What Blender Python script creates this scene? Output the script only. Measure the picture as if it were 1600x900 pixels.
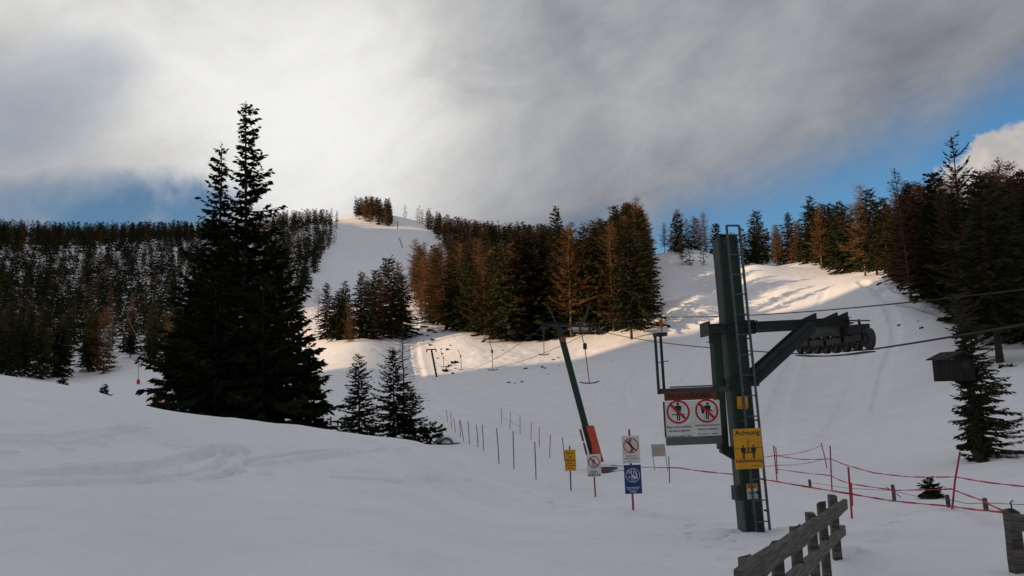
import bpy, math, random
import numpy as np
from mathutils import Vector, Matrix, Euler

# ------------------------------------------------------------------ camera, sky, sun, exposure
scene = bpy.context.scene
for o in list(bpy.data.objects):
    bpy.data.objects.remove(o)
col = scene.collection
F = 1250.0                      # focal length in photo pixels (1600 wide)
PITCH, ROLL = math.radians(7.4), math.radians(-2.1)
EYE = 1.65
cam_d = bpy.data.cameras.new('camera')
cam_d.sensor_width = 36.0
cam_d.lens = 36.0 * F / 1600.0
cam_d.clip_start = 0.05
cam_d.clip_end = 8000
cam = bpy.data.objects.new('camera', cam_d)
CM = Matrix.Rotation(math.pi / 2 + PITCH, 3, 'X') @ Matrix.Rotation(ROLL, 3, 'Z')
cam.matrix_world = Matrix.Translation((0, 0, EYE)) @ CM.to_4x4()
col.objects.link(cam)
scene.camera = cam
scene.render.resolution_x, scene.render.resolution_y = 1024, 576
scene.view_settings.view_transform = 'Standard'
scene.view_settings.look = 'None'
scene.view_settings.exposure = 0.0
scene.view_settings.gamma = 1.0
scene.view_settings.use_curve_mapping = False
CMn = np.array(CM)

def ray(px, py):
    d = CM @ Vector(((px - 800) / F, (450 - py) / F, -1.0))
    return d.normalized()

def proj(P):
    q = CMn.T @ (np.asarray(P, float) - np.array([0, 0, EYE]))
    return 800 + F * q[0] / -q[2], 450 - F * q[1] / -q[2]

SUN_EL = math.radians(12.5)
SUN_AZ = math.radians(-115.0)       # clockwise from the view axis (+Y); the sun stands to the left, a little behind
sun_dir = Vector((math.sin(SUN_AZ) * math.cos(SUN_EL), math.cos(SUN_AZ) * math.cos(SUN_EL), math.sin(SUN_EL)))
sl = bpy.data.lights.new('sun', 'SUN')
sl.energy = 5.0
sl.angle = math.radians(0.5)
sl.color = (1.0, 0.69, 0.41)
sun = bpy.data.objects.new('sun', sl)
sun.rotation_euler = sun_dir.to_track_quat('Z', 'Y').to_euler()
sun.location = (-30, -10, 40)
col.objects.link(sun)

# ---- world: Nishita sky behind a broken cloud deck, all in direction space
world = bpy.data.worlds.new('World')
scene.world = world
world.use_nodes = True
wn, wl = world.node_tree.nodes, world.node_tree.links
wn.clear()

def N(tree, typ, **kw):
    n = tree.nodes.new(typ)
    for k, v in kw.items():
        setattr(n, k, v)
    return n

def setin(tree, sock, v):
    if hasattr(v, 'is_linked'):
        tree.links.new(v, sock)
    else:
        sock.default_value = v

def MA(tree, op, a, b=None, c=None, clamp=False):
    n = N(tree, 'ShaderNodeMath', operation=op, use_clamp=clamp)
    for i, v in enumerate((a, b, c)):
        if v is not None:
            setin(tree, n.inputs[i], v)
    return n.outputs[0]

def MIX(tree, f, a, b):
    n = N(tree, 'ShaderNodeMix', data_type='RGBA')
    setin(tree, n.inputs[0], f); setin(tree, n.inputs[6], a); setin(tree, n.inputs[7], b)
    return n.outputs[2]

def NOISE(tree, vec, scale, detail=4, rough=0.55, dist=0.0):
    n = N(tree, 'ShaderNodeTexNoise')
    if vec is not None:
        tree.links.new(vec, n.inputs['Vector'])
    n.inputs['Scale'].default_value = scale
    n.inputs['Detail'].default_value = detail
    n.inputs['Roughness'].default_value = rough
    n.inputs['Distortion'].default_value = dist
    return n.outputs[0]

def SMOOTH(tree, v, a, b, lo=0.0, hi=1.0):
    n = N(tree, 'ShaderNodeMapRange', interpolation_type='SMOOTHSTEP')
    setin(tree, n.inputs[0], v)
    n.inputs[1].default_value, n.inputs[2].default_value = a, b
    n.inputs[3].default_value, n.inputs[4].default_value = lo, hi
    return n.outputs[0]

W = world.node_tree
tc = N(W, 'ShaderNodeTexCoord')
D = tc.outputs['Generated']
def DOT(v):
    n = N(W, 'ShaderNodeVectorMath', operation='DOT_PRODUCT')
    W.links.new(D, n.inputs[0]); n.inputs[1].default_value = tuple(v)
    return n.outputs['Value']
def BLOB(px, py, n):
    return MA(W, 'POWER', MA(W, 'MAXIMUM', DOT(ray(px, py)), 0.0), n)
sky = N(W, 'ShaderNodeTexSky', sky_type='NISHITA', sun_disc=False)
sky.sun_elevation = SUN_EL
sky.sun_rotation = SUN_AZ
sky.altitude = 1600
sky.air_density = 1.0
sky.dust_density = 0.3
sky.ozone_density = 2.0
mp = N(W, 'ShaderNodeMapping'); W.links.new(D, mp.inputs[0])
mp.inputs['Rotation'].default_value = (0.0, math.radians(22), 0.0)      # the streaks run up to the right
mp2 = N(W, 'ShaderNodeMapping'); W.links.new(mp.outputs[0], mp2.inputs[0])
mp2.inputs['Scale'].default_value = (1.0, 1.0, 1.75)
V1 = mp2.outputs[0]
n1 = NOISE(W, V1, 2.9, 7, 0.55, 0.5)
n2 = NOISE(W, V1, 7.5, 8, 0.6, 0.6)
n3 = NOISE(W, V1, 4.3, 6, 0.5, 0.15)
n5 = NOISE(W, V1, 16.0, 8, 0.6, 0.35)
nz = MA(W, 'ADD', MA(W, 'ADD', MA(W, 'MULTIPLY', n1, 0.5), MA(W, 'MULTIPLY', n2, 0.36)), MA(W, 'MULTIPLY', n5, 0.14))
# cloud deck edge: a great circle rising to the right, blue below it
ea, eb = ray(1020, 396), ray(1600, 180)
en = eb.cross(ea).normalized()
if en.z < 0: en = -en
edge = MA(W, 'ADD', DOT(en), MA(W, 'MULTIPLY', MA(W, 'SUBTRACT', nz, 0.5), 0.22))
cov = SMOOTH(W, edge, -0.015, 0.085)
def OVAL(px, py, a, b, tilt=0.0):
    '''1 at the centre, 0 on an oval a x b (radians) round a direction, negative outside'''
    c = ray(px, py); rt = Vector((c.y, -c.x, 0)).normalized(); u_ = rt.cross(c)
    r2, u2 = rt * math.cos(tilt) + u_ * math.sin(tilt), u_ * math.cos(tilt) - rt * math.sin(tilt)
    e = MA(W, 'ADD', MA(W, 'POWER', MA(W, 'DIVIDE', DOT(r2), a), 2.0), MA(W, 'POWER', MA(W, 'DIVIDE', DOT(u2), b), 2.0))
    return MA(W, 'SUBTRACT', MA(W, 'SUBTRACT', 1.0, e), MA(W, 'MULTIPLY', MA(W, 'LESS_THAN', DOT(c), 0.0), 1e3))
nh = MA(W, 'SUBTRACT', MA(W, 'ADD', MA(W, 'MULTIPLY', n3, 0.5), MA(W, 'MULTIPLY', n2, 0.5)), 0.5)
hole = SMOOTH(W, MA(W, 'ADD', OVAL(205, 325, 0.125, 0.048, 0.06), MA(W, 'MULTIPLY', nh, 6.5)), -0.7, 1.0, 0.0, 0.92)
hole2 = SMOOTH(W, MA(W, 'ADD', OVAL(60, 160, 0.10, 0.06, 0.5), MA(W, 'MULTIPLY', nh, 6.0)), -0.9, 1.2, 0.0, 0.42)
hole3 = SMOOTH(W, MA(W, 'ADD', OVAL(40, 325, 0.12, 0.03, 0.0), MA(W, 'MULTIPLY', nh, 6.0)), -0.9, 0.9, 0.0, 0.6)
hole4 = SMOOTH(W, nh, 0.10, 0.24, 0.0, 0.35)                 # thin spots anywhere in the deck
hole = MA(W, 'MAXIMUM', MA(W, 'MAXIMUM', hole, hole4), MA(W, 'MAXIMUM', hole2, hole3))
cov = MA(W, 'MULTIPLY', cov, MA(W, 'SUBTRACT', 1.0, hole))
n4 = NOISE(W, D, 22.0, 6, 0.6, 0.2)
cum = MA(W, 'ADD', OVAL(1600, 262, 0.10, 0.048, 0.25), MA(W, 'MULTIPLY', MA(W, 'SUBTRACT', n4, 0.5), 3.2))
cum = SMOOTH(W, cum, 0.0, 0.45)
# brightness of the deck: thin and bright where the light comes through, thick and grey elsewhere
br = MA(W, 'ADD', MA(W, 'MULTIPLY', BLOB(500, 230, 60), 0.50), MA(W, 'MULTIPLY', BLOB(180, 20, 22), 0.24))
br = MA(W, 'ADD', br, MA(W, 'MULTIPLY', BLOB(1060, 150, 90), 0.10))
br = MA(W, 'ADD', br, 0.222)
br = MA(W, 'ADD', br, MA(W, 'MULTIPLY', MA(W, 'SUBTRACT', nz, 0.5), MA(W, 'ADD', 0.16, MA(W, 'MULTIPLY', br, 1.35))))
br = MA(W, 'MAXIMUM', br, 0.14)
sz = N(W, 'ShaderNodeSeparateXYZ'); W.links.new(D, sz.inputs[0])      # an overcast deck is brighter towards the zenith
br = MA(W, 'MULTIPLY', br, MA(W, 'ADD', 0.80, MA(W, 'MULTIPLY', MA(W, 'MAXIMUM', sz.outputs[2], 0.0), 1.25)))
br = MA(W, 'SMOOTH_MIN', br, 0.90, 0.35)
deck = N(W, 'ShaderNodeVectorMath', operation='SCALE')
W.links.new(MIX(W, SMOOTH(W, br, 0.2, 0.65), (9.5, 9.9, 10.9, 1), (10.1, 10.0, 9.85, 1)), deck.inputs[0])
W.links.new(br, deck.inputs['Scale'])
gm = N(W, 'ShaderNodeHueSaturation'); W.links.new(sky.outputs[0], gm.inputs['Color']); gm.inputs['Saturation'].default_value = 1.25; gm.inputs['Value'].default_value = 1.0
c1 = MIX(W, cum, gm.outputs[0], MIX(W, SMOOTH(W, n4, 0.35, 0.65), (6.6, 5.9, 5.3, 1), (4.6, 4.4, 4.4, 1)))
c2 = MIX(W, cov, c1, deck.outputs[0])
bg = N(W, 'ShaderNodeBackground')
W.links.new(c2, bg.inputs[0]); bg.inputs[1].default_value = 0.10
wo = N(W, 'ShaderNodeOutputWorld'); W.links.new(bg.outputs[0], wo.inputs[0])

# ------------------------------------------------------------------ terrain height field
rng = np.random.default_rng(7)
_tab = rng.random((256, 256))
def vnoise(x, y):
    xi, yi = np.floor(x).astype(int), np.floor(y).astype(int)
    fx, fy = x - xi, y - yi
    fx, fy = fx * fx * fx * (fx * (fx * 6 - 15) + 10), fy * fy * fy * (fy * (fy * 6 - 15) + 10)
    a, b = _tab[xi & 255, yi & 255], _tab[(xi + 1) & 255, yi & 255]
    c, d = _tab[xi & 255, (yi + 1) & 255], _tab[(xi + 1) & 255, (yi + 1) & 255]
    return (a * (1 - fx) + b * fx) * (1 - fy) + (c * (1 - fx) + d * fx) * fy - 0.5
def fbm(x, y, o=4):
    s = 0; a = 1.0
    for k in range(o):
        s = s + a * vnoise(x * 2 ** k + 17.3 * k, y * 2 ** k + 5.1 * k); a *= 0.5
    return s

COLS = {   # photo column: (distance in m, photo row of the ground there)
    -250: [(25, 572), (60, 600), (100, 590), (160, 560), (300, 500), (500, 425), (800, 360), (1100, 380)],
    0:    [(5.5, 900), (12, 735), (25, 592), (35, 596), (60, 622), (100, 605), (160, 581), (300, 520), (500, 440), (800, 374), (1100, 400)],
    120:  [(25, 609), (36, 617), (60, 632), (100, 613), (150, 598), (300, 512), (500, 437), (800, 371), (1100, 400)],
    240:  [(6, 900), (12, 766), (27, 637), (38, 645), (60, 646), (100, 622), (150, 583), (200, 556), (300, 508), (500, 432), (800, 367), (1100, 398)],
    380:  [(28, 655), (40, 664), (58, 657), (100, 622), (150, 582), (200, 555), (300, 505), (500, 430), (800, 361), (1100, 390)],
    500:  [(6.3, 900), (14, 762), (29, 671), (40, 684), (60, 658), (100, 610), (130, 575), (160, 542), (200, 515), (300, 470), (500, 410), (800, 350), (900, 342), (1100, 380)],
    570:  [(30, 680), (42, 692), (60, 662), (100, 606), (130, 568), (165, 530), (200, 513), (300, 470), (500, 412), (800, 354), (900, 343), (1100, 380)],
    640:  [(31, 689), (45, 692), (60, 664), (80, 638), (110, 602), (130, 580), (165, 532), (200, 505), (300, 462), (500, 410), (800, 360), (900, 346), (1100, 380)],
    720:  [(7, 900), (16, 790), (31, 714), (45, 690), (60, 663), (80, 636), (110, 603), (140, 560), (165, 525), (200, 505), (300, 460), (500, 412), (800, 369), (1100, 400)],
    800:  [(31, 737), (45, 697), (60, 666), (80, 636), (110, 600), (140, 556), (165, 522), (200, 500), (300, 460), (500, 415), (800, 378), (1100, 400)],
    900:  [(7.3, 900), (18, 806), (27, 766), (34, 736), (45, 700), (60, 665), (80, 632), (110, 590), (140, 550), (165, 520), (200, 495), (300, 452), (500, 415), (800, 385)],
    1000: [(7.5, 900), (12, 844), (18, 798), (24, 770), (34, 735), (45, 700), (60, 665), (80, 629), (110, 578), (140, 532), (170, 497), (200, 463), (235, 419), (300, 414), (500, 410)],
    1090: [(12, 842), (18, 800), (34, 735), (60, 662), (80, 620), (110, 564), (140, 515), (170, 477), (200, 445), (235, 415), (300, 410), (500, 420)],
    1175: [(7.6, 890), (12, 838), (18, 800), (24, 775), (34, 735), (45, 700), (60, 660), (80, 610), (110, 548), (140, 500), (170, 464), (200, 436), (235, 413), (300, 409), (500, 430)],
    1315: [(8, 862), (12, 832), (18.7, 808), (24, 780), (34, 745), (45, 710), (60, 668), (80, 608), (110, 537), (140, 483), (170, 446), (200, 424), (235, 409), (300, 396), (500, 400)],
    1420: [(8, 862), (12, 834), (20, 798), (34, 741), (45, 702), (60, 640), (80, 557), (110, 474), (140, 437), (200, 415), (300, 385)],
    1530: [(8, 865), (12, 835), (20, 795), (35, 719), (50, 648), (70, 563), (90, 514), (120, 470), (200, 400), (300, 370)],
    1650: [(8, 868), (12, 838), (20, 793), (35, 712), (50, 637), (70, 549), (90, 500), (120, 456), (200, 385), (300, 360)],
    1900: [(12, 845), (20, 790), (35, 700), (50, 625), (70, 540), (120, 440), (200, 370), (400, 330)],
}
cp = []
for px, lst in COLS.items():
    for r, py in lst:
        d = ray(px, py); h = math.hypot(d.x, d.y)
        cp.append((math.atan2(d.x, d.y), r, EYE + r * d.z / h))
for adeg in range(-180, 180, 20):        # gentle ground close to the feet and the land outside the frame
    a = math.radians(adeg)
    cp.append((a, 1.5, -0.09 * math.sin(a) * 1.5))
    cp.append((a, 3.5, -0.10 * math.sin(a) * 3.5 - 0.012 * 3.5 * math.cos(a)))
for adeg, prof in ((-65, [(25, 2.8), (100, 14), (300, 62), (600, 110), (1000, 120)]), (-95, [(25, 2.6), (100, 13), (300, 55), (600, 105), (1000, 110)]),
                   (-130, [(25, 1.8), (100, 6), (300, 20), (600, 50), (1000, 60)]), (180, [(25, -.5), (100, -6), (300, -18), (600, -25), (1000, -30)]),
                   (130, [(25, -2), (100, -2), (300, 10), (600, 40), (1000, 60)]), (90, [(25, -2.4), (100, 6), (300, 45), (600, 90), (1000, 100)]),
                   (60, [(25, -2.2), (60, 4), (120, 24), (300, 70), (600, 120), (1000, 120)])):
    for r, z in prof:
        cp.append((math.radians(adeg), r, z))
cp = np.array(cp)
KA = 4.0
def tcoord(az, r):
    return np.stack([KA * np.sin(az), KA * np.cos(az), np.log(r + 2.0)], -1)
TC = tcoord(cp[:, 0], cp[:, 1])
TQ = cp[:, 2] / (cp[:, 1] + 4.0)
n = len(cp)
dm = np.linalg.norm(TC[:, None] - TC[None], axis=-1)
A = np.zeros((n + 4, n + 4))
A[:n, :n] = dm ** 3 - np.eye(n) * 0.0015
A[:n, n] = 1; A[:n, n + 1:] = TC
A[n, :n] = 1; A[n + 1:, :n] = TC.T
sol = np.linalg.lstsq(A, np.concatenate([TQ, np.zeros(4)]), rcond=None)[0]

def smooth01(t):
    t = np.clip(t, 0, 1); return t * t * (3 - 2 * t)

TRACKS = []      # (world polyline (n,2), half width, depth) carved into the snow
def T(x, y, fine=True):
    x = np.atleast_1d(np.asarray(x, float)); y = np.atleast_1d(np.asarray(y, float))
    r = np.hypot(x, y); az = np.arctan2(x, y)
    P = tcoord(az, r)
    q = np.empty(len(x))
    for i in range(0, len(x), 20000):
        p = P[i:i + 20000]
        d2 = np.maximum((p * p).sum(1)[:, None] + (TC * TC).sum(1)[None] - 2 * p @ TC.T, 0)
        q[i:i + 20000] = (d2 * np.sqrt(d2)) @ sol[:n] + sol[n] + p @ sol[n + 1:]
    z = q * (r + 4.0)
    # unseen ridge added left of the frame, its profile shaped to shade the slopes
    cs, sn = -math.sin(SUN_AZ), -math.cos(SUN_AZ)          # the sunlight travels along (cs, sn)
    v, s = cs * y - sn * x, cs * x + sn * y
    z = z + np.interp(v, SHADE_RIDGE[0], SHADE_RIDGE[1]) * np.exp(-((s + 430) / 120.0) ** 2)
    z = z + 265.0 * np.exp(-((x + 810) / 230.0) ** 2 - ((y - 370) / 250.0) ** 2)      # unseen peak added beyond it to shade the upper piste
    # rolling relief growing with distance
    z = z + smooth01((r - 330) / 400) * 7.0 * fbm(x / 90, y / 90, 3) + smooth01((r - 40) / 80) * 0.9 * fbm(x / 23 + 3, y / 23, 2)
    z = z + 0.10 * fbm(x / 5.5 + 9, y / 5.5 + 2, 3) * smooth01((r - 2) / 8)
    if fine:
        rough = smooth01((fbm(x / 9 + 31, y / 9 + 4, 2) + 0.1) / 0.5)
        z = z + (0.016 + 0.07 * rough) * fbm(x / 0.9, y / 0.9 + 40, 4)
        for pl, hw, dp in TRACKS:
            lo, hi = pl.min(0) - 4 * hw, pl.max(0) + 4 * hw
            m = np.where((x > lo[0]) & (x < hi[0]) & (y > lo[1]) & (y < hi[1]))[0]
            if not len(m): continue
            pts = np.stack([x[m], y[m]], -1); best = np.full(len(m), 1e9)
            for a, b in zip(pl[:-1], pl[1:]):
                ab = b - a; t = np.clip(((pts - a) @ ab) / (ab @ ab + 1e-9), 0, 1)
                best = np.minimum(best, np.linalg.norm(pts - a - t[:, None] * ab, axis=1))
            wob = 1 + 0.7 * vnoise(x[m] * 0.7, y[m] * 0.7) + 0.5 * vnoise(x[m] * 3.1, y[m] * 3.1)
            u = best / hw
            z[m] += dp * wob * (-np.exp(-u ** 6) + 0.22 * np.exp(-((u - 1.5) / 0.45) ** 2))
    return z
SHADE_RIDGE = ([-600, -400, 101, 132, 260, 320, 480, 640], [0, 75, 75, 0, 0, 110, 110, 0])  # heights of the added ridge across the sunlight, with a gap left for sun

def G(x, y):
    return float(T(x, y)[0])

_rs = np.geomspace(2.5, 1300, 900)
def hit(px, py):
    """first point of the terrain seen through a photo pixel"""
    d = ray(px, py); h = math.hypot(d.x, d.y)
    z = EYE + _rs * d.z / h
    g = T(_rs * d.x / h, _rs * d.y / h)
    k = np.where(z < g)[0]
    if not len(k): r = 900.0
    else:
        k = max(k[0], 1); a, b = z[k - 1] - g[k - 1], z[k] - g[k]
        r = _rs[k - 1] + (_rs[k] - _rs[k - 1]) * a / (a - b + 1e-9)
    x, y = r * d.x / h, r * d.y / h
    return Vector((x, y, G(x, y)))

def at(px, r):
    """the terrain point at horizontal distance r in the direction of a photo column"""
    py = 610
    for _ in range(5):
        d = ray(px, py); h = math.hypot(d.x, d.y)
        x, y = r * d.x / h, r * d.y / h
        z = G(x, y)
        py = proj((x, y, z))[1]
    return Vector((x, y, z))

def up(px, py, y):
    """a point in the air at world depth y through a photo pixel"""
    d = ray(px, py)
    return Vector((d.x * y / d.y, y, EYE + d.z * y / d.y))

def height_to(P, py):
    """height of a thing standing at P whose top lies on photo row py"""
    lo, hi = 0.0, 80.0
    for _ in range(30):
        m = (lo + hi) / 2
        if proj((P.x, P.y, P.z + m))[1] > py: lo = m
        else: hi = m
    return (lo + hi) / 2

# ------------------------------------------------------------------ materials
def bsdf_mat(name, base, rough=0.8, metal=0.0, var=0.0, vscale=8.0, bump=0.0, bscale=40.0, base2=None, spec=0.3, coords='Object', objvar=0.0, stretch=None):
    m = bpy.data.materials.new(name); m.use_nodes = True
    t = m.node_tree; b = t.nodes['Principled BSDF']
    b.inputs['Roughness'].default_value = rough
    b.inputs['Metallic'].default_value = metal
    b.inputs['Specular IOR Level'].default_value = spec
    c = tuple(base) + (1,)
    b.inputs['Base Color'].default_value = c
    tcn = N(t, 'ShaderNodeTexCoord'); vec = tcn.outputs[coords]
    if stretch:
        mpn = N(t, 'ShaderNodeMapping'); t.links.new(vec, mpn.inputs[0]); mpn.inputs['Scale'].default_value = stretch; vec = mpn.outputs[0]
    out = None
    if var or base2:
        f = SMOOTH(t, NOISE(t, vec, vscale, 5, 0.6), 0.36, 0.64)
        c2 = tuple(base2) + (1,) if base2 else tuple(x * (1 - var) for x in base) + (1,)
        out = MIX(t, f, c, c2)
    if objvar:
        oi = N(t, 'ShaderNodeObjectInfo')
        k = MA(t, 'ADD', MA(t, 'MULTIPLY', oi.outputs['Random'], 2 * objvar), 1 - objvar)
        vm = N(t, 'ShaderNodeVectorMath', operation='SCALE')
        setin(t, vm.inputs[0], out if out is not None else base); t.links.new(k, vm.inputs['Scale'])
        out = vm.outputs[0]
    if out is not None:
        t.links.new(out, b.inputs['Base Color'])
    if bump:
        bn = N(t, 'ShaderNodeBump'); bn.inputs['Strength'].default_value = bump; bn.inputs['Distance'].default_value = 0.02
        t.links.new(NOISE(t, vec, bscale, 4), bn.inputs['Height']); t.links.new(bn.outputs[0], b.inputs['Normal'])
    return m

def snow_mat():
    m = bpy.data.materials.new('snow'); m.use_nodes = True
    t = m.node_tree; b = t.nodes['Principled BSDF']
    b.inputs['Roughness'].default_value = 0.75
    b.inputs['Specular IOR Level'].default_value = 0.25
    tcn = N(t, 'ShaderNodeTexCoord'); v = tcn.outputs['Object']
    f = SMOOTH(t, NOISE(t, v, 0.35, 6, 0.6), 0.3, 0.7)
    c = MIX(t, f, (0.885, 0.88, 0.905, 1), (0.82, 0.825, 0.865, 1))
    f2 = SMOOTH(t, NOISE(t, v, 1.7, 6, 0.65), 0.50, 0.72)        # older, icier patches
    c = MIX(t, MA(t, 'MULTIPLY', f2, 0.6), c, (0.73, 0.755, 0.81, 1))
    sp = SMOOTH(t, NOISE(t, v, 9.0, 3, 0.6), 0.70, 0.78)        # needles and bits of bark on old snow
    c = MIX(t, MA(t, 'MULTIPLY', sp, 0.22), c, (0.35, 0.30, 0.26, 1))
    t.links.new(c, b.inputs['Base Color'])
    bn = N(t, 'ShaderNodeBump'); bn.inputs['Strength'].default_value = 0.8; bn.inputs['Distance'].default_value = 0.04
    hh = MA(t, 'ADD', NOISE(t, v, 7.0, 6, 0.65), MA(t, 'MULTIPLY', NOISE(t, v, 1.1, 4, 0.6), 1.6))
    t.links.new(hh, bn.inputs['Height']); t.links.new(bn.outputs[0], b.inputs['Normal'])
    return m

def leaf_mat(name, c1, c2, objvar=0.35, vscale=0.35):
    m = bpy.data.materials.new(name); m.use_nodes = True
    t = m.node_tree; t.nodes.remove(t.nodes['Principled BSDF'])
    out = t.nodes['Material Output']
    tcn = N(t, 'ShaderNodeTexCoord')
    f = SMOOTH(t, NOISE(t, tcn.outputs['Object'], vscale, 3, 0.6), 0.35, 0.65)
    c = MIX(t, f, tuple(c1) + (1,), tuple(c2) + (1,))
    oi = N(t, 'ShaderNodeObjectInfo')
    k = MA(t, 'ADD', MA(t, 'MULTIPLY', oi.outputs['Random'], 2 * objvar), 1 - objvar)
    vm = N(t, 'ShaderNodeVectorMath', operation='SCALE'); t.links.new(c, vm.inputs[0]); t.links.new(k, vm.inputs['Scale'])
    d = N(t, 'ShaderNodeBsdfDiffuse'); t.links.new(vm.outputs[0], d.inputs[0])
    tr = N(t, 'ShaderNodeBsdfTranslucent'); t.links.new(vm.outputs[0], tr.inputs[0])
    ms = N(t, 'ShaderNodeMixShader'); ms.inputs[0].default_value = 0.22
    t.links.new(d.outputs[0], ms.inputs[1]); t.links.new(tr.outputs[0], ms.inputs[2])
    t.links.new(ms.outputs[0], out.inputs[0])
    return m

MT = {
    'snow': snow_mat(),
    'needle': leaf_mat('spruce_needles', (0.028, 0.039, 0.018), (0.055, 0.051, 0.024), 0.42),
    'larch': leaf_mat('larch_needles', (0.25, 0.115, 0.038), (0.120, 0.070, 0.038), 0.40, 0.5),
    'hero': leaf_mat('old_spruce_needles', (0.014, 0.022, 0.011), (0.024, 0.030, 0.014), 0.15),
    'bark': bsdf_mat('bark', (0.060, 0.043, 0.032), 0.95, base2=(0.030, 0.024, 0.020), vscale=3, bump=0.6, bscale=14),
    'larchbark': bsdf_mat('larch_bark', (0.17, 0.105, 0.065), 0.95, base2=(0.085, 0.058, 0.042), vscale=3, bump=0.6, bscale=14),
    'green': bsdf_mat('green_paint', (0.004, 0.031, 0.018), 0.50, base2=(0.004, 0.021, 0.013), vscale=3.0, bump=0.08, bscale=30, spec=0.4),
    'steel': bsdf_mat('weathered_steel', (0.075, 0.085, 0.088), 0.6, 0.5, base2=(0.045, 0.048, 0.05), vscale=9, bump=0.1),
    'dark': bsdf_mat('dark_steel', (0.022, 0.027, 0.028), 0.6, 0.2, base2=(0.035, 0.035, 0.033), vscale=11, bump=0.1),
    'galv': bsdf_mat('galvanised_steel', (0.105, 0.115, 0.12), 0.6, 0.4, base2=(0.065, 0.07, 0.075), vscale=20),
    'rubber': bsdf_mat('rubber', (0.030, 0.030, 0.030), 0.85, base2=(0.05, 0.05, 0.048), vscale=20),
    'hub': bsdf_mat('wheel_hub', (0.075, 0.078, 0.075), 0.6, 0.3, base2=(0.05, 0.05, 0.05), vscale=20),
    'rope': bsdf_mat('wire_rope', (0.028, 0.028, 0.030), 0.7, 0.3),
    'white': bsdf_mat('white_enamel', (0.62, 0.63, 0.60), 0.5, base2=(0.54, 0.55, 0.52), vscale=6),
    'yellow': bsdf_mat('yellow_enamel', (0.62, 0.30, 0.012), 0.5, base2=(0.56, 0.26, 0.012), vscale=6),
    'orange': bsdf_mat('orange_enamel', (0.40, 0.095, 0.018), 0.6, base2=(0.30, 0.07, 0.016), vscale=10),
    'oldorange': bsdf_mat('faded_orange_paint', (0.17, 0.046, 0.016), 0.7, base2=(0.10, 0.030, 0.014), vscale=7),
    'blue': bsdf_mat('blue_enamel', (0.012, 0.045, 0.20), 0.5, base2=(0.015, 0.04, 0.17), vscale=6),
    'red': bsdf_mat('sign_red', (0.42, 0.012, 0.018), 0.5),
    'black': bsdf_mat('sign_black', (0.012, 0.012, 0.013), 0.6),
    'signgreen': bsdf_mat('dull_grey_print', (0.10, 0.10, 0.10), 0.6),
    'tapered': bsdf_mat('red_tape', (0.55, 0.045, 0.05), 0.6, base2=(0.42, 0.035, 0.05), vscale=4),
    'polered': bsdf_mat('red_pole', (0.42, 0.035, 0.06), 0.5, base2=(0.30, 0.03, 0.05), vscale=4),
    'poleblue': bsdf_mat('blue_pole', (0.015, 0.11, 0.34), 0.5, base2=(0.02, 0.07, 0.22), vscale=4),
    'polegrey': bsdf_mat('faded_pole', (0.060, 0.065, 0.16), 0.6, base2=(0.15, 0.05, 0.11), vscale=4),
    'pad': bsdf_mat('red_padding', (0.52, 0.085, 0.045), 0.8, base2=(0.44, 0.065, 0.04), vscale=3, bump=0.2, bscale=8),
    'padback': bsdf_mat('faded_padding', (0.20, 0.075, 0.055), 0.85, base2=(0.12, 0.06, 0.05), vscale=5),
    'snowred': bsdf_mat('red_cover', (0.55, 0.05, 0.03), 0.7),
    'wood': bsdf_mat('grey_wood', (0.150, 0.132, 0.118), 0.9, base2=(0.065, 0.057, 0.050), vscale=5, bump=0.7, bscale=30, stretch=(1, 1, 9), objvar=0.2),
    'plank': bsdf_mat('grey_plank', (0.215, 0.195, 0.175), 0.9, base2=(0.085, 0.078, 0.068), vscale=5, bump=0.7, bscale=30, stretch=(.7, 22, 22), objvar=0.2),
    'hut': bsdf_mat('dark_boards', (0.024, 0.018, 0.015), 0.9, base2=(0.013, 0.010, 0.010), vscale=6, bump=0.5, stretch=(8, 8, 1), objvar=0.35),
    'fabric': bsdf_mat('pale_mesh_fabric', (0.42, 0.38, 0.31), 0.9, base2=(0.36, 0.33, 0.28), vscale=10),
    'faded': bsdf_mat('faded_orange_print', (0.45, 0.30, 0.22), 0.9),
    'concrete': bsdf_mat('concrete', (0.14, 0.13, 0.115), 0.9, base2=(0.085, 0.08, 0.075), vscale=5, bump=0.4),
    'shrub': leaf_mat('shrub_twigs', (0.035, 0.026, 0.018), (0.028, 0.030, 0.016), 0.3),
    'twig': bsdf_mat('bare_twigs', (0.050, 0.036, 0.028), 0.95),
}

def weather(mat, rust, amount, scale, stretch):
    t = mat.node_tree; b = t.nodes['Principled BSDF']; src = b.inputs['Base Color'].links[0].from_socket
    tcn = N(t, 'ShaderNodeTexCoord'); mpn = N(t, 'ShaderNodeMapping'); t.links.new(tcn.outputs['Object'], mpn.inputs[0]); mpn.inputs['Scale'].default_value = stretch
    f = SMOOTH(t, NOISE(t, mpn.outputs[0], scale, 7, 0.65), amount, amount + .1)
    t.links.new(MIX(t, MA(t, 'MULTIPLY', f, .75), src, rust + (1,)), b.inputs['Base Color'])
weather(MT['green'], (0.026, 0.018, 0.012), .62, 6.0, (3, 3, .5)); weather(MT['dark'], (0.060, 0.034, 0.020), .60, 7.0, (1, 1, 1))
weather(MT['wood'], (0.065, 0.070, 0.038), .55, 6.0, (1, 1, 1)); weather(MT['plank'], (0.075, 0.082, 0.042), .56, 4.0, (1, 1, 1))
weather(MT['white'], (0.36, 0.32, 0.26), .62, 5.0, (2, 2, .6)); weather(MT['yellow'], (0.34, 0.17, 0.03), .62, 6.0, (2, 2, .6))

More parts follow.
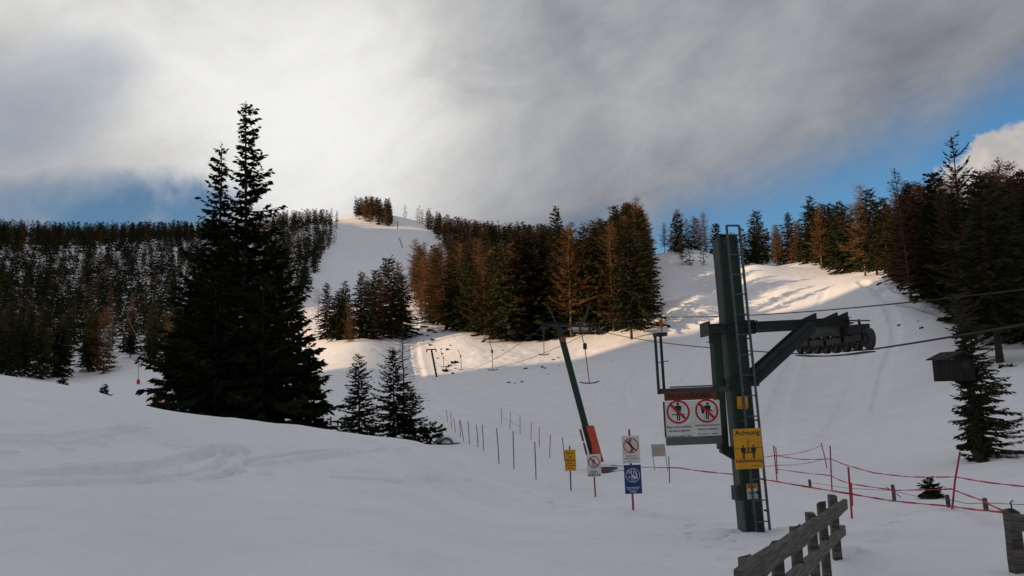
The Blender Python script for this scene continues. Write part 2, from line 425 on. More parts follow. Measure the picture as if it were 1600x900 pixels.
# ------------------------------------------------------------------ mesh helpers
class MB:
    def __init__(s): s.v, s.f = [], []
    def add(s, vs, fs):
        k = len(s.v); s.v += [tuple(p) for p in vs]; s.f += [tuple(i + k for i in f) for f in fs]; return s
    def box(s, c, size, rot=None, bevel=0.0):
        hx, hy, hz = (q / 2 for q in size); c = Vector(c)
        R = rot if rot is not None else Matrix.Identity(3)
        b = min(bevel, hx * .9, hy * .9, hz * .9)
        if b <= 0:
            vs = [R @ Vector((x, y, z)) + c for z in (-hz, hz) for x, y in ((-hx, -hy), (hx, -hy), (hx, hy), (-hx, hy))]
            return s.add(vs, [(3, 2, 1, 0), (4, 5, 6, 7), (0, 1, 5, 4), (1, 2, 6, 5), (2, 3, 7, 6), (3, 0, 4, 7)])
        vs = []; rings = []
        for z, i in ((-hz, b), (-hz + b, 0), (hz - b, 0), (hz, b)):
            x, y = hx - i, hy - i; k = len(vs)
            o = b if i == 0 else b * .6
            pts = [(-x + o, -y), (x - o, -y), (x, -y + o), (x, y - o), (x - o, y), (-x + o, y), (-x, y - o), (-x, -y + o)]
            vs += [R @ Vector((p[0], p[1], z)) + c for p in pts]; rings.append(range(k, k + 8))
        fs = [tuple(reversed(rings[0])), tuple(rings[3])]
        for a, d in zip(rings[:-1], rings[1:]):
            fs += [(a[i], a[(i + 1) % 8], d[(i + 1) % 8], d[i]) for i in range(8)]
        return s.add(vs, fs)
    def bar(s, a, b, w, h, up=(0, 0, 1), bevel=0.0):
        """a beam with a w x h section from a to b"""
        a, b = Vector(a), Vector(b); x = (b - a); L = x.length; x.normalize()
        u = Vector(up); y = u.cross(x)
        if y.length < 1e-4: y = Vector((0, 1, 0)).cross(x)
        y.normalize(); z = x.cross(y)
        return s.box((a + b) / 2, (L, w, h), Matrix((x, y, z)).transposed(), bevel)
    def tube(s, pts, rad, n=6, cap=True):
        pts = [Vector(p) for p in pts]; k = len(pts)
        rr = rad if hasattr(rad, '__len__') else [rad] * k
        vs, fs = [], []
        prev = None
        for i, p in enumerate(pts):
            d = (pts[min(i + 1, k - 1)] - pts[max(i - 1, 0)]).normalized()
            if prev is None:
                ref = Vector((0, 0, 1)) if abs(d.z) < .9 else Vector((1, 0, 0))
                u = d.cross(ref).normalized()
            else:
                u = (prev - d * prev.dot(d)).normalized()
            prev = u; w = d.cross(u)
            for j in range(n):
                t = 2 * math.pi * j / n
                vs.append(p + (u * math.cos(t) + w * math.sin(t)) * rr[i])
        for i in range(k - 1):
            for j in range(n):
                a, b = i * n + j, i * n + (j + 1) % n
                fs.append((a, b, b + n, a + n))
        if cap:
            fs.append(tuple(reversed(range(n)))); fs.append(tuple(range((k - 1) * n, k * n)))
        return s.add(vs, fs)
    def prism(s, poly, y0, y1):
        """polygon in x,z extruded along y"""
        k = len(poly)
        vs = [(x, y0, z) for x, z in poly] + [(x, y1, z) for x, z in poly]
        fs = [tuple(range(k)), tuple(reversed(range(k, 2 * k)))] + [((i + 1) % k, i, i + k, (i + 1) % k + k) for i in range(k)]
        return s.add(vs, fs)
    def ring(s, cx, cz, r0, r1, y0, y1, n=40):
        vs, fs = [], []
        for i in range(n):
            t = 2 * math.pi * i / n
            for r, y in ((r0, y0), (r1, y0), (r1, y1), (r0, y1)):
                vs.append((cx + r * math.cos(t), y, cz + r * math.sin(t)))
        for i in range(n):
            a, b = 4 * i, 4 * ((i + 1) % n)
            for j in range(4): fs.append((a + j, a + (j + 1) % 4, b + (j + 1) % 4, b + j))
        return s.add(vs, fs)
    def disc(s, cx, cz, r, y0, y1, n=16):
        return s.prism([(cx + r * math.cos(2 * math.pi * i / n), cz + r * math.sin(2 * math.pi * i / n)) for i in range(n)], y0, y1)
    def mesh(s, name, mat, smooth=False):
        me = bpy.data.meshes.new(name); me.from_pydata([tuple(p) for p in s.v], [], s.f); me.update()
        me.materials.append(MT[mat] if isinstance(mat, str) else mat)
        if smooth: me.polygons.foreach_set('use_smooth', [True] * len(me.polygons))
        return me
    def build(s, name, mat, parent=None, smooth=False):
        return link(name, s.mesh(name, mat, smooth), parent)

def link(name, data, parent=None):
    o = bpy.data.objects.new(name, data); col.objects.link(o)
    if parent is not None: o.parent = parent
    return o
def tag(o, label=None, cat=None, group=None, kind=None):
    if label: o['label'] = label
    if cat: o['category'] = cat
    if group: o['group'] = group
    if kind: o['kind'] = kind
    return o
def thing(name, loc, label, cat, group=None, rz=0.0, scale=1.0):
    o = bpy.data.objects.new(name, None); col.objects.link(o)
    o.empty_display_size = 0.2
    o.location = loc; o.rotation_euler = (0, 0, rz); o.scale = (scale,) * 3 if not hasattr(scale, '__len__') else scale
    return tag(o, label, cat, group)
def np_mesh(name, V, Fq, mat, smooth=False):
    """mesh from arrays; Fq is (m,3) or (m,4)"""
    me = bpy.data.meshes.new(name); V = np.asarray(V, np.float32); Fq = np.asarray(Fq, np.int32); k = Fq.shape[1]
    me.vertices.add(len(V)); me.vertices.foreach_set('co', V.ravel())
    me.loops.add(Fq.size); me.loops.foreach_set('vertex_index', Fq.ravel())
    me.polygons.add(len(Fq)); me.polygons.foreach_set('loop_start', np.arange(0, Fq.size, k, dtype=np.int32))
    me.polygons.foreach_set('loop_total', np.full(len(Fq), k, np.int32))
    if smooth: me.polygons.foreach_set('use_smooth', np.ones(len(Fq), bool))
    me.update(calc_edges=True); me.materials.append(MT[mat] if isinstance(mat, str) else mat)
    return me

_fontcache = {}
def text(name, s, width, height, loc, parent, mat, bold=0.0):
    """lettering in the x,z plane facing -y, fitted to width x height, centred at loc"""
    key = (s, bold)
    if key not in _fontcache:
        cu = bpy.data.curves.new('t', 'FONT'); cu.body = s; cu.align_x = 'CENTER'; cu.align_y = 'CENTER'; cu.resolution_u = 3; cu.offset = bold
        ob = bpy.data.objects.new('t', cu); col.objects.link(ob)
        dg = bpy.context.evaluated_depsgraph_get()
        me = bpy.data.meshes.new_from_object(ob.evaluated_get(dg)); bpy.data.objects.remove(ob)
        _fontcache[key] = me
    me = _fontcache[key].copy()
    co = np.empty(len(me.vertices) * 3, np.float32); me.vertices.foreach_get('co', co); co = co.reshape(-1, 3)
    lo, hi = co.min(0), co.max(0); c = (lo + hi) / 2; sx = width / (hi[0] - lo[0]); sz = height / (hi[1] - lo[1])
    nv = np.stack([(co[:, 0] - c[0]) * sx + loc[0], np.full(len(co), loc[1]), (co[:, 1] - c[1]) * sz + loc[2]], -1).astype(np.float32)
    me.vertices.foreach_set('co', nv.ravel()); me.materials.clear(); me.materials.append(MT[mat]); me.update()
    return link(name, me, parent)

# ------------------------------------------------------------------ ground
def px_track(pts, hw, dp, sub=6):
    w = [hit(*p) for p in pts]; w = np.array([(q.x, q.y) for q in w]); out = []
    for i in range(len(w) - 1):                      # Catmull-Rom through the points
        p0, p1, p2, p3 = w[max(i - 1, 0)], w[i], w[i + 1], w[min(i + 2, len(w) - 1)]
        for k in range(sub):
            t = k / sub
            out.append(0.5 * ((2 * p1) + (-p0 + p2) * t + (2 * p0 - 5 * p1 + 4 * p2 - p3) * t * t + (-p0 + 3 * p1 - 3 * p2 + p3) * t ** 3))
    out.append(w[-1]); return (np.array(out), hw, dp)
_tr = [px_track(p, h, d) for p, h, d in (
    ([(-30, 752), (80, 748), (180, 742), (270, 728), (330, 712), (358, 698)], 0.13, 0.11),
    ([(-30, 740), (80, 738), (180, 733), (260, 722), (312, 708), (344, 697)], 0.12, 0.10),
    ([(60, 757), (160, 753), (260, 746), (330, 738), (390, 722), (440, 712), (500, 706), (560, 703)], 0.11, 0.09),
    ([(300, 742), (345, 728), (364, 708), (372, 698)], 0.14, 0.08),
    ([(380, 729), (430, 724), (480, 716), (540, 708)], 0.12, 0.06),
    ([(-20, 690), (60, 692), (130, 686), (190, 674), (225, 668)], 0.13, 0.09),
    ([(-20, 680), (60, 683), (120, 680), (200, 669)], 0.12, 0.06),
    ([(-30, 762), (90, 760), (180, 757), (260, 752)], 0.10, 0.05), ([(-30, 746), (90, 743), (200, 737), (290, 717), (336, 701)], 0.09, 0.06),
    ([(100, 728), (180, 726), (240, 727)], 0.07, 0.05), ([(420, 730), (500, 718), (580, 706), (640, 700)], 0.09, 0.05), ([(385, 706), (372, 720), (352, 742)], 0.09, 0.06),
    ([(250, 693), (290, 699), (330, 700)], 0.08, 0.05),
    ([(350, 742), (370, 738)], 0.18, 0.08), ([(300, 752), (345, 747)], 0.12, 0.08), ([(140, 757), (175, 757)], 0.14, 0.08), ([(330, 735), (352, 733)], 0.12, 0.08), ([(360, 728), (372, 724)], 0.10, 0.08),
    ([(530, 747), (570, 748), (620, 752), (660, 752), (700, 750)], 0.13, 0.05),
    ([(690, 740), (760, 768), (840, 800), (930, 826)], 0.3, 0.05),
    ([(650, 730), (740, 756), (840, 790), (960, 820)], 0.3, 0.04),
    ([(870, 792), (960, 800), (1060, 812), (1130, 826)], 0.16, 0.05),
    ([(868, 760), (905, 764), (940, 772)], 0.22, 0.07), ([(1030, 803), (1080, 806)], 0.2, 0.06),
    ([(650, 500), (646, 540), (662, 600), (700, 640), (760, 680)], 1.0, 0.16),
    ([(640, 500), (634, 540), (645, 600), (676, 642), (730, 690)], 0.9, 0.14),
    ([(1120, 480), (1090, 560), (1060, 640), (1040, 690)], 0.7, 0.10),
    ([(1290, 450), (1250, 540), (1220, 620), (1200, 690)], 0.7, 0.10),
    ([(1370, 470), (1345, 560), (1320, 640), (1290, 690)], 0.7, 0.10),
    ([(1360, 445), (1385, 475), (1400, 520), (1385, 570), (1370, 640)], 0.5, 0.16),
    ([(1375, 452), (1400, 470), (1440, 480), (1490, 500)], 0.6, 0.25),
    ([(1395, 450), (1420, 458), (1440, 470)], 0.6, 0.25),
    ([(1345, 440), (1375, 447), (1420, 450)], 0.8, 0.28),
    ([(960, 590), (940, 610), (930, 640)], 0.3, 0.07), ([(1000, 570), (980, 600), (985, 640)], 0.3, 0.07),
)]
TRACKS += [(a_, b_, c_ * (1.5 if c_ < .13 and a_[:, 1].max() < 60 else 1.2)) for a_, b_, c_ in _tr]

def trail(pts, seed):
    '''a line of footprints pressed into the snow'''
    w = px_track(pts, 1, 1, 10)[0]; R_ = random.Random(seed); seg = np.linalg.norm(np.diff(w, axis=0), axis=1); L = seg.sum(); s = 0; k = 0
    while s < L:
        i = min(int(np.searchsorted(np.cumsum(seg), s)), len(w) - 2); d = (w[i + 1] - w[i]) / (seg[i] + 1e-9)
        p = w[i] + d * (s - (np.cumsum(seg)[i] - seg[i])) + np.array([-d[1], d[0]]) * (.11 if k % 2 else -.11) + np.array([R_.uniform(-.05, .05), R_.uniform(-.05, .05)])
        TRACKS.append((np.array([p - d * .09, p + d * .09]), .085, R_.uniform(.05, .10))); s += R_.uniform(.5, .75); k += 1
trail([(560, 735), (640, 748), (740, 752), (820, 770), (900, 792)], 1)
trail([(1000, 802), (1060, 815), (1120, 850), (1150, 880)], 2)
trail([(1420, 806), (1380, 830), (1345, 850), (1330, 880)], 3)
trail([(230, 745), (300, 752), (380, 742), (430, 738)], 4)
trail([(0, 705), (80, 700), (170, 690), (240, 672)], 5)
# melt hollows with a low rim where posts, poles and the mast stand
for px_, py_, hw_, dp_ in ((1331, 812, .13, .07), (1300, 767, .14, .07), (1213, 752, .14, .06), (1484, 797, .14, .07), (989, 799, .13, .07), (930, 777, .13, .06), (892, 769, .13, .06), (837, 749, .13, .06), (803, 734, .13, .06), (780, 724, .13, .06),
                           (1397, 784, .15, .06), (1482, 793, .15, .06), (1541, 799, .15, .06), (1046, 756, .13, .06), (1531, 721, .5, .14), (1455, 779, .3, .06), (940, 738, .5, .08), (1313, 864, .16, .06)):
    q_ = hit(px_, py_); TRACKS.append((np.array([[q_.x - .03, q_.y], [q_.x + .03, q_.y]]), hw_, dp_))
_b = at(1175, 12.0)
TRACKS.append((np.array([[_b.x - .35, _b.y - .85], [_b.x + .1, _b.y - .95], [_b.x + .55, _b.y - .8]]), .13, .15))
def build_ground():
    rr = np.unique(np.concatenate([np.geomspace(0.6, 5, 60), np.geomspace(5, 46, 620), np.geomspace(46, 330, 190), np.geomspace(330, 1500, 90)]))
    front = np.radians(np.linspace(-38, 38, 640))
    back = np.radians(np.linspace(38, 322, 170))[1:-1]
    az = np.concatenate([front, back]); nr, na = len(rr), len(az)
    Rg, Ag = np.meshgrid(rr, az, indexing='ij')
    x, y = (Rg * np.sin(Ag)).ravel(), (Rg * np.cos(Ag)).ravel()
    z = T(x, y)
    # banks of lumpy snow along the foot of the middle wood and the right-hand wood
    m = (np.hypot(x, y) > 60) & (np.hypot(x, y) < 260)
    z[m] += 0.35 * np.maximum(fbm(x[m] / 3.1, y[m] / 3.1, 3) - 0.05, 0) * smooth01(fbm(x[m] / 25 + 7, y[m] / 25, 2) * 3)
    V = np.stack([x, y, z], -1)
    V = np.concatenate([V, [[0, 0, float(V[:na, 2].mean())]]])
    i = np.arange(nr - 1)[:, None] * na; j = np.arange(na)[None]; j2 = (j + 1) % na
    Fq = np.stack([i + j, i + na + j, i + na + j2, i + j2], -1).reshape(-1, 4)
    c = len(V) - 1
    Fc = np.stack([np.arange(na), (np.arange(na) + 1) % na, np.full(na, c), np.full(na, c)], -1)
    me = bpy.data.meshes.new('snow_ground')
    F3 = np.concatenate([Fq[:, [0, 1, 2]], Fq[:, [0, 2, 3]], Fc[:, :3]])
    me = np_mesh('snow_ground', V, F3, 'snow', True)
    o = link('snow_ground', me); tag(o, kind='structure'); o['label'] = 'snow covered slopes with ski tracks'
    return o
build_ground()

# ------------------------------------------------------------------ trees
def conifer(seed, h, rad, z0, whorl, nb, leaf, dens, prof=0.9, droop=0.25, tip=0.12, side=0.8, thin=0.34, jit=0.35, rtrunk=None, limbs=True, bare=0.0, hang=0.35, gap=0.0, lean=0.0, topbare=0.0, sidebias=None, open_top=0.0, sjit=0.12, side_amp=0.38, segs=8, tn=7):
    """returns (trunk MB, leaf verts, leaf quads): branches in whorls, each carrying small needle sprays"""
    R = random.Random(seed); tr = MB()
    rt = rtrunk or h * 0.011
    tp = []
    for i in range(segs + 1):
        t = i / segs
        tp.append(Vector((lean * h * t * t + R.uniform(-1, 1) * .004 * h * (0 < i < segs), R.uniform(-1, 1) * .004 * h * (0 < i < segs), h * t - (0.03 * h if i == 0 else 0))))
    tr.tube(tp, [rt * (1 - t / segs) ** .8 * (1.25 if t == 0 else 1) + .006 for t in range(segs + 1)], tn)
    def axis(z):
        t = max(0, min(.9999, z / h)) * segs; i = int(t); return tp[i].lerp(tp[i + 1], t - i)
    LV, LF = [], []
    z = z0 * h
    while z < h * 0.985:
        t = (z - z0 * h) / (h * (1 - z0))
        L0 = rad * ((1 - t) ** prof) * min(1.0, 0.55 + t * 5) + 0.012 * h
        n_ = max(3, int(nb * (0.55 + 0.45 * (1 - t)) + R.random()))
        a0 = R.uniform(0, 6.28)
        for k in range(n_):
            if R.random() < gap + open_top * max(0, t - .45): continue
            a = a0 + 6.283 * k / n_ + R.uniform(-.35, .35)
            L = L0 * R.uniform(1 - jit, 1 + jit * .8)
            if sidebias is not None: L *= (1 - side_amp) + side_amp * math.cos(a - sidebias)
            zz = z + R.uniform(-.5, .5) * whorl
            slope = (0.45 * t - droop * (1 - t)) + R.uniform(-sjit, sjit)
            o = axis(zz); dx, dy = math.cos(a), math.sin(a)
            def P(s):
                return Vector((o.x + dx * L * s, o.y + dy * L * s, o.z + L * (slope * s - droop * .5 * s * s + tip * 1.5 * s ** 3)))
            if limbs:
                tr.tube([P(0), P(.5), P(.97)], [rt * .22 * (1 - t * .6) + .005, rt * .13 + .004, .004], 3, False)
            if R.random() < bare or t > 1 - topbare * R.random(): 
                continue
            m = max(2, int(L * dens * (1 - open_top * max(0, t - .4))))
            for q in range(m):
                s = 0.12 + 0.9 * (q + R.random()) / m
                p = P(min(s, 1.0)); tang = (P(min(s + .05, 1.05)) - P(s - .05)).normalized()
                sd = R.choice((-1, 1)) * side * R.uniform(.3, 1.2)
                d = Vector((tang.x - dy * sd, tang.y + dx * sd, tang.z - hang * R.uniform(.2, 1.4))).normalized()
                l = leaf * R.uniform(.6, 1.35) * (1 - .35 * t)
                w = l * thin * R.uniform(.7, 1.3)
                nrm = Vector((R.uniform(-.8, .8), R.uniform(-.8, .8), 1)).normalized()
                b = d.cross(nrm).normalized() * w
                i = len(LV)
                LV += [p - d * l * .15, p + d * l * .4 + b, p + d * l, p + d * l * .45 - b]
                LF.append((i, i + 1, i + 2, i + 3))
        z += whorl * (1.15 - .5 * t) * R.uniform(.8, 1.2)
    # leader
    for k in range(6):
        p = axis(h * (.95 + .008 * k)); a = R.uniform(0, 6.28); l = leaf * .5; i = len(LV)
        d = Vector((math.cos(a) * .5, math.sin(a) * .5, .8)).normalized(); b = d.cross(Vector((math.sin(a), -math.cos(a), .3))).normalized() * l * .2
        LV += [p, p + d * l * .5 + b, p + d * l, p + d * l * .5 - b]; LF.append((i, i + 1, i + 2, i + 3))
    return tr, np.array([tuple(v) for v in LV], np.float32), np.array(LF, np.int32)

def proto(seed, leafmat, barkmat, **kw):
    tr, lv, lf = conifer(seed, **kw)
    return (tr.mesh('trunk', barkmat, True), np_mesh('crown', lv, lf, leafmat), kw['h'])

H0 = 16.0
EVER = [proto(100 + i, 'needle', 'bark', h=H0, rad=r_, z0=z_, whorl=.46, nb=10, rtrunk=.17, leaf=lf_, dens=de_, prof=p_, droop=d_, thin=.32, hang=.75, jit=.55, sjit=.32)
        for i, (r_, z_, lf_, de_, p_, d_) in enumerate(((3.2, .02, .58, 10, .75, .35), (2.9, .03, .56, 10, .62, .40), (3.3, .08, .58, 9, .85, .30), (3.1, .01, .60, 9, .48, .22), (2.6, .14, .56, 9, .60, .30)))]
LARCH = [proto(200 + i, 'larch', 'larchbark', h=H0, rad=r_, z0=z_, whorl=.46, nb=9, leaf=.48, dens=de_, prof=p_, droop=.12, tip=.20, thin=.12, hang=.6, jit=.6, side=.9, sjit=.38, rtrunk=.15)
         for i, (r_, z_, de_, p_) in enumerate(((2.9, .06, 14, .62), (2.6, .10, 13, .55), (3.1, .03, 14, .70), (2.4, .22, 10, .6)))]
BARE = [proto(260, 'larch', 'larchbark', h=H0, rad=2.2, z0=.22, whorl=.6, nb=6, leaf=.5, dens=3.2, prof=.8, droop=.05, tip=.2, thin=.11, hang=.4, jit=.5)]

def tree(name, P, h, pr, label, cat, group=None, rz=0.0, wx=1.0):
    s = h / pr[2]
    o = thing(name, (P.x, P.y, P.z - min(0.15, .04 * h)), label, cat, group, rz, (s * wx, s * wx, s))
    link('trunk', pr[0], o); link('crown', pr[1], o)
    if group: o.rotation_euler = (math.sin(P.x * 7.1 + P.y) * .03, math.cos(P.y * 5.3) * .03, rz)      # no two stand quite alike
    return o

RF = random.Random(5)
FOREST = []       # (kind, P, h, stand, variant)
def stand_trees(px0, px1, r0, r1, count, ok, hrange, stand, plarch, seed):
    Rn = random.Random(seed); n_ = 0; tries = 0; cells = {}
    cand = []
    while len(cand) < count * 12:
        px = Rn.uniform(px0, px1); r = math.sqrt(Rn.uniform(r0 * r0, r1 * r1))
        d = ray(px, 500); hh = math.hypot(d.x, d.y); cand.append((r * d.x / hh, r * d.y / hh))
    cand = np.array(cand); zz = T(cand[:, 0], cand[:, 1], False)
    for (x, y), z in zip(cand, zz):
        if n_ >= count: break
        key = (int(x // 3.2), int(y // 3.2))
        if key in cells: continue
        qx, qy = proj((x, y, z))
        if not ok(qx, qy, math.hypot(x, y)): continue
        cells[key] = 1; n_ += 1
        pl = plarch(qx, qy) if callable(plarch) else plarch
        kind = 'larch' if Rn.random() < pl else 'ever'
        FOREST.append((kind, Vector((x, y, z)), Rn.uniform(*hrange) * (1.0 if kind == 'larch' else .97), stand, Rn.randrange(100), Rn.uniform(0, 6.28)))

def lerp_tab(tab, v):
    if v <= tab[0][0]: return tab[0][1]
    for (a, b), (c, d) in zip(tab[:-1], tab[1:]):
        if v <= c: return b + (d - b) * (v - a) / (c - a)
    return tab[-1][1]
def inpoly(poly, x, y):
    r = False
    for (x0, y0), (x1, y1) in zip(poly, poly[1:] + poly[:1]):
        if (y0 > y) != (y1 > y) and x < (x1 - x0) * (y - y0) / (y1 - y0) + x0: r = not r
    return r
LB = [(335, 526), (352, 528), (375, 527), (400, 503), (440, 488), (500, 470), (560, 300)]       # right border of the left mountain wood, by row
LFOOT = [(0, 588), (110, 600), (150, 585), (230, 572), (300, 560), (470, 500)]                  # its foot, by column
def ok_left(qx, qy, r): return qx < lerp_tab(LB, qy) and qy < lerp_tab(LFOOT, qx)
RB = [(338, 624), (352, 660), (384, 694), (440, 704), (446, 646), (460, 649), (490, 664), (508, 690), (514, 1010)]
def ok_mid(qx, qy, r): return lerp_tab(RB, qy) < qx < (1012 if qy > 470 else 1004) and qy < 512
stand_trees(-80, 520, 150, 330, 330, ok_left, (7.5, 13), 'left', .08, 11)
stand_trees(-60, 530, 330, 560, 760, ok_left, (8, 15), 'left', .16, 12)
stand_trees(-60, 535, 560, 870, 1500, ok_left, (9, 16), 'left', lambda x, y: .45 if x > 400 else .20, 13)
stand_trees(552, 614, 800, 920, 110, lambda x, y, r: 556 < x < 611 and y < 343 + (x - 556) * .25, (15, 21), 'ridge', .35, 14)
stand_trees(625, 1010, 168, 320, 200, ok_mid, (10, 20), 'mid', .48, 15)
stand_trees(930, 1012, 158, 290, 70, lambda x, y, r: x < 1006 and y < 500, (16, 22), 'mid', .3, 151)
stand_trees(615, 1005, 320, 560, 330, ok_mid, (11, 20), 'mid', .50, 16)
stand_trees(615, 900, 560, 900, 620, ok_mid, (14, 20), 'mid', .40, 17)
stand_trees(1035, 1262, 236, 330, 60, lambda x, y, r: y < 417 and not (1100 < x < 1180 and r < 250), (8, 14), 'crest', .45, 18)
RGB = [(1262, 408), (1330, 426), (1405, 436), (1440, 464), (1500, 500), (1600, 535), (1800, 560)]
def ok_right(qx, qy, r): return qx > 1258 and qy < lerp_tab(RGB, qx) - 2
stand_trees(1258, 1760, 78, 150, 75, ok_right, (12, 17), 'right', .35, 19)
stand_trees(1258, 1760, 150, 280, 90, ok_right, (12, 17), 'right', .40, 20)
# the trees of the front rows, one by one: column, row of the foot, row of the tip, kind
NTH = ['first', 'second', 'third', 'fourth', 'fifth', 'sixth', 'seventh', 'eighth', 'ninth', 'tenth', 'eleventh', 'twelfth', 'thirteenth', 'fourteenth', 'fifteenth', 'sixteenth']
FRONT = {'small': 'the small stand', 'mid': 'the middle wood', 'crest': 'the piste crest', 'right': 'the right wood'}
def front(lst, stand, seed):
    Rn = random.Random(seed)
    for px, pyb, pyt, kind in lst:
        P = hit(px, pyb); same = sorted(q[0] for q in lst if q[3] == kind); k = same.index(px)
        lab = ('dark green conifer, ' if kind == 'ever' else 'brown larch, ') + NTH[k] + ' of its kind from left fronting ' + FRONT[stand]
        FOREST.append((kind, P, height_to(P, pyt), stand, Rn.randrange(100), Rn.uniform(0, 6.28), lab))
front([(512, 528, 440, 'ever'), (526, 532, 452, 'ever'), (541, 530, 436, 'ever'), (548, 534, 470, 'larch'), (563, 527, 423, 'ever'), (578, 529, 438, 'ever'), (588, 526, 420, 'ever'),
       (600, 528, 415, 'larch'), (612, 528, 402, 'ever'), (622, 526, 408, 'larch'), (629, 525, 425, 'ever'), (534, 524, 448, 'ever'), (572, 522, 430, 'larch')], 'small', 31)
front([(648, 462, 372, 'larch'), (664, 488, 376, 'larch'), (672, 500, 388, 'larch'), (684, 508, 384, 'ever'), (697, 512, 378, 'larch'), (710, 516, 392, 'ever'), (722, 514, 378, 'larch'), (735, 518, 386, 'ever'),
       (748, 516, 372, 'larch'), (758, 520, 396, 'larch'), (770, 524, 460, 'ever'), (779, 527, 380, 'ever'), (793, 533, 372, 'ever'), (806, 531, 378, 'larch'), (820, 530, 366, 'ever'), (832, 528, 354, 'ever'),
       (846, 526, 356, 'larch'), (861, 524, 350, 'ever'), (893, 527, 350, 'larch'), (907, 523, 345, 'larch'), (921, 521, 352, 'ever'), (934, 517, 342, 'larch'),
       (948, 517, 344, 'ever'), (959, 518, 352, 'larch'), (972, 512, 340, 'ever'), (987, 530, 343, 'ever'), (1001, 516, 352, 'ever'), (1008, 490, 362, 'ever')], 'mid', 32)
front([(1186, 411, 329, 'ever'), (1212, 412, 372, 'ever'), (1238, 411, 330, 'ever'), (1250, 410, 345, 'larch'), (1066, 414, 366, 'larch'), (1078, 413, 372, 'ever'), (1100, 414, 370, 'larch'), (1164, 412, 382, 'larch')], 'crest', 33)
front([(1270, 411, 304, 'ever'), (1284, 421, 316, 'larch'), (1302, 420, 318, 'ever'), (1319, 427, 312, 'ever'), (1334, 424, 318, 'larch'), (1352, 431, 288, 'larch'), (1371, 430, 294, 'ever'),
       (1388, 433, 308, 'ever'), (1406, 440, 300, 'larch'), (1440, 466, 284, 'ever'), (1455, 468, 280, 'larch'), (1470, 476, 290, 'ever'), (1482, 488, 265, 'ever'),
       (1500, 496, 284, 'larch'), (1545, 512, 282, 'ever'), (1566, 520, 300, 'ever'), (1590, 526, 262, 'larch'), (1612, 530, 280, 'ever'), (1640, 535, 260, 'ever')], 'right', 34)

STAND = {
    'left': 'in the wood covering the mountainside at left', 'ridge': 'in the clump on the far ridge left of the lift line',
    'mid': 'in the wood right of the lift line, filling the middle', 'crest': 'in the sparse row on the right-hand piste crest',
    'right': 'in the tall wood at the right edge', 'small': 'in the small stand left of the lift line, below the piste'}
def build_forest():
    for kind, pref, name in (('ever', 'dark green conifer standing ', 'evergreen_conifer'), ('larch', 'brown larch standing ', 'larch')):
        ts = [t for t in FOREST if t[0] == kind]
        ts.sort(key=lambda t: -t[2] / math.hypot(t[1].x, t[1].y))
        for k, P, h, st, v, rz, *lab in ts[:285]:
            lib = EVER if kind == 'ever' else (BARE if v % 9 == 0 and st == 'left' else LARCH)
            pr = lib[v % len(lib)]
            if st == 'left' and kind == 'ever': pr = EVER[(2, 4, 1)[v % 3]]
            tree(name, P, h, pr, lab[0] if lab else pref + STAND[st], 'conifer' if kind == 'ever' else 'larch', ('conifers ' if kind == 'ever' else 'larches ') + STAND[st], rz, (0.78 if st == 'left' else 0.95) + (v % 7) * .06)
        # the rest are too far to be told apart: one mass of small trees
        rest = ts[285:]
        lows = []
        for i in range(4):
            if kind == 'ever': tr, lv, lf = conifer(300 + i, h=H0, rad=2.3, z0=.12, whorl=1.5, nb=6, segs=2, tn=4, leaf=1.7, dens=1.5, thin=.42, limbs=False, prof=.7)
            else: tr, lv, lf = conifer(320 + i, h=H0, rad=2.0, z0=.18, whorl=1.5, nb=6, segs=2, tn=4, leaf=1.5, dens=1.8, thin=.24, limbs=False, prof=.6, droop=.1, tip=.2)
            tv = np.array([tuple(p) for p in tr.v], np.float32); tf = np.array([f for f in tr.f if len(f) == 4], np.int32)
            lows.append((lv, lf, tv, tf))
        for st, sname in (('left', 'on the upper mountainside at left'), ('far', 'on the far slopes right of the lift line')):
            sub = [t for t in rest if (t[3] == 'left') == (st == 'left')]
            if not sub: continue
            vs, fs, n_, vt, ft, m_ = [], [], 0, [], [], 0
            for k, P, h, s_, v, rz, *_l in sub:
                lv, lf, tv, tf = lows[v % 4]; s = h / H0; c, sn = math.cos(rz) * s, math.sin(rz) * s
                M = np.array([[c, sn, 0], [-sn, c, 0], [0, 0, s]]); o = np.array([P.x, P.y, P.z - .3])
                vs.append(lv @ M + o); fs.append(lf + n_); n_ += len(lv)
                vt.append(tv @ M + o); ft.append(tf + m_); m_ += len(tv)
            root = thing('distant_forest', sub[0][1], ('dense far-off conifers massed ' if kind == 'ever' else 'brown far-off larches massed ') + sname, 'forest')
            root['kind'] = 'stuff'; root.location = (0, 0, 0)
            a = link('crowns', np_mesh('crowns', np.concatenate(vs), np.concatenate(fs), 'needle' if kind == 'ever' else 'larch'), root); a['kind'] = 'stuff'
            b = link('trunks', np_mesh('trunks', np.concatenate(vt), np.concatenate(ft), 'bark' if kind == 'ever' else 'larchbark'), root); b['kind'] = 'stuff'
build_forest()

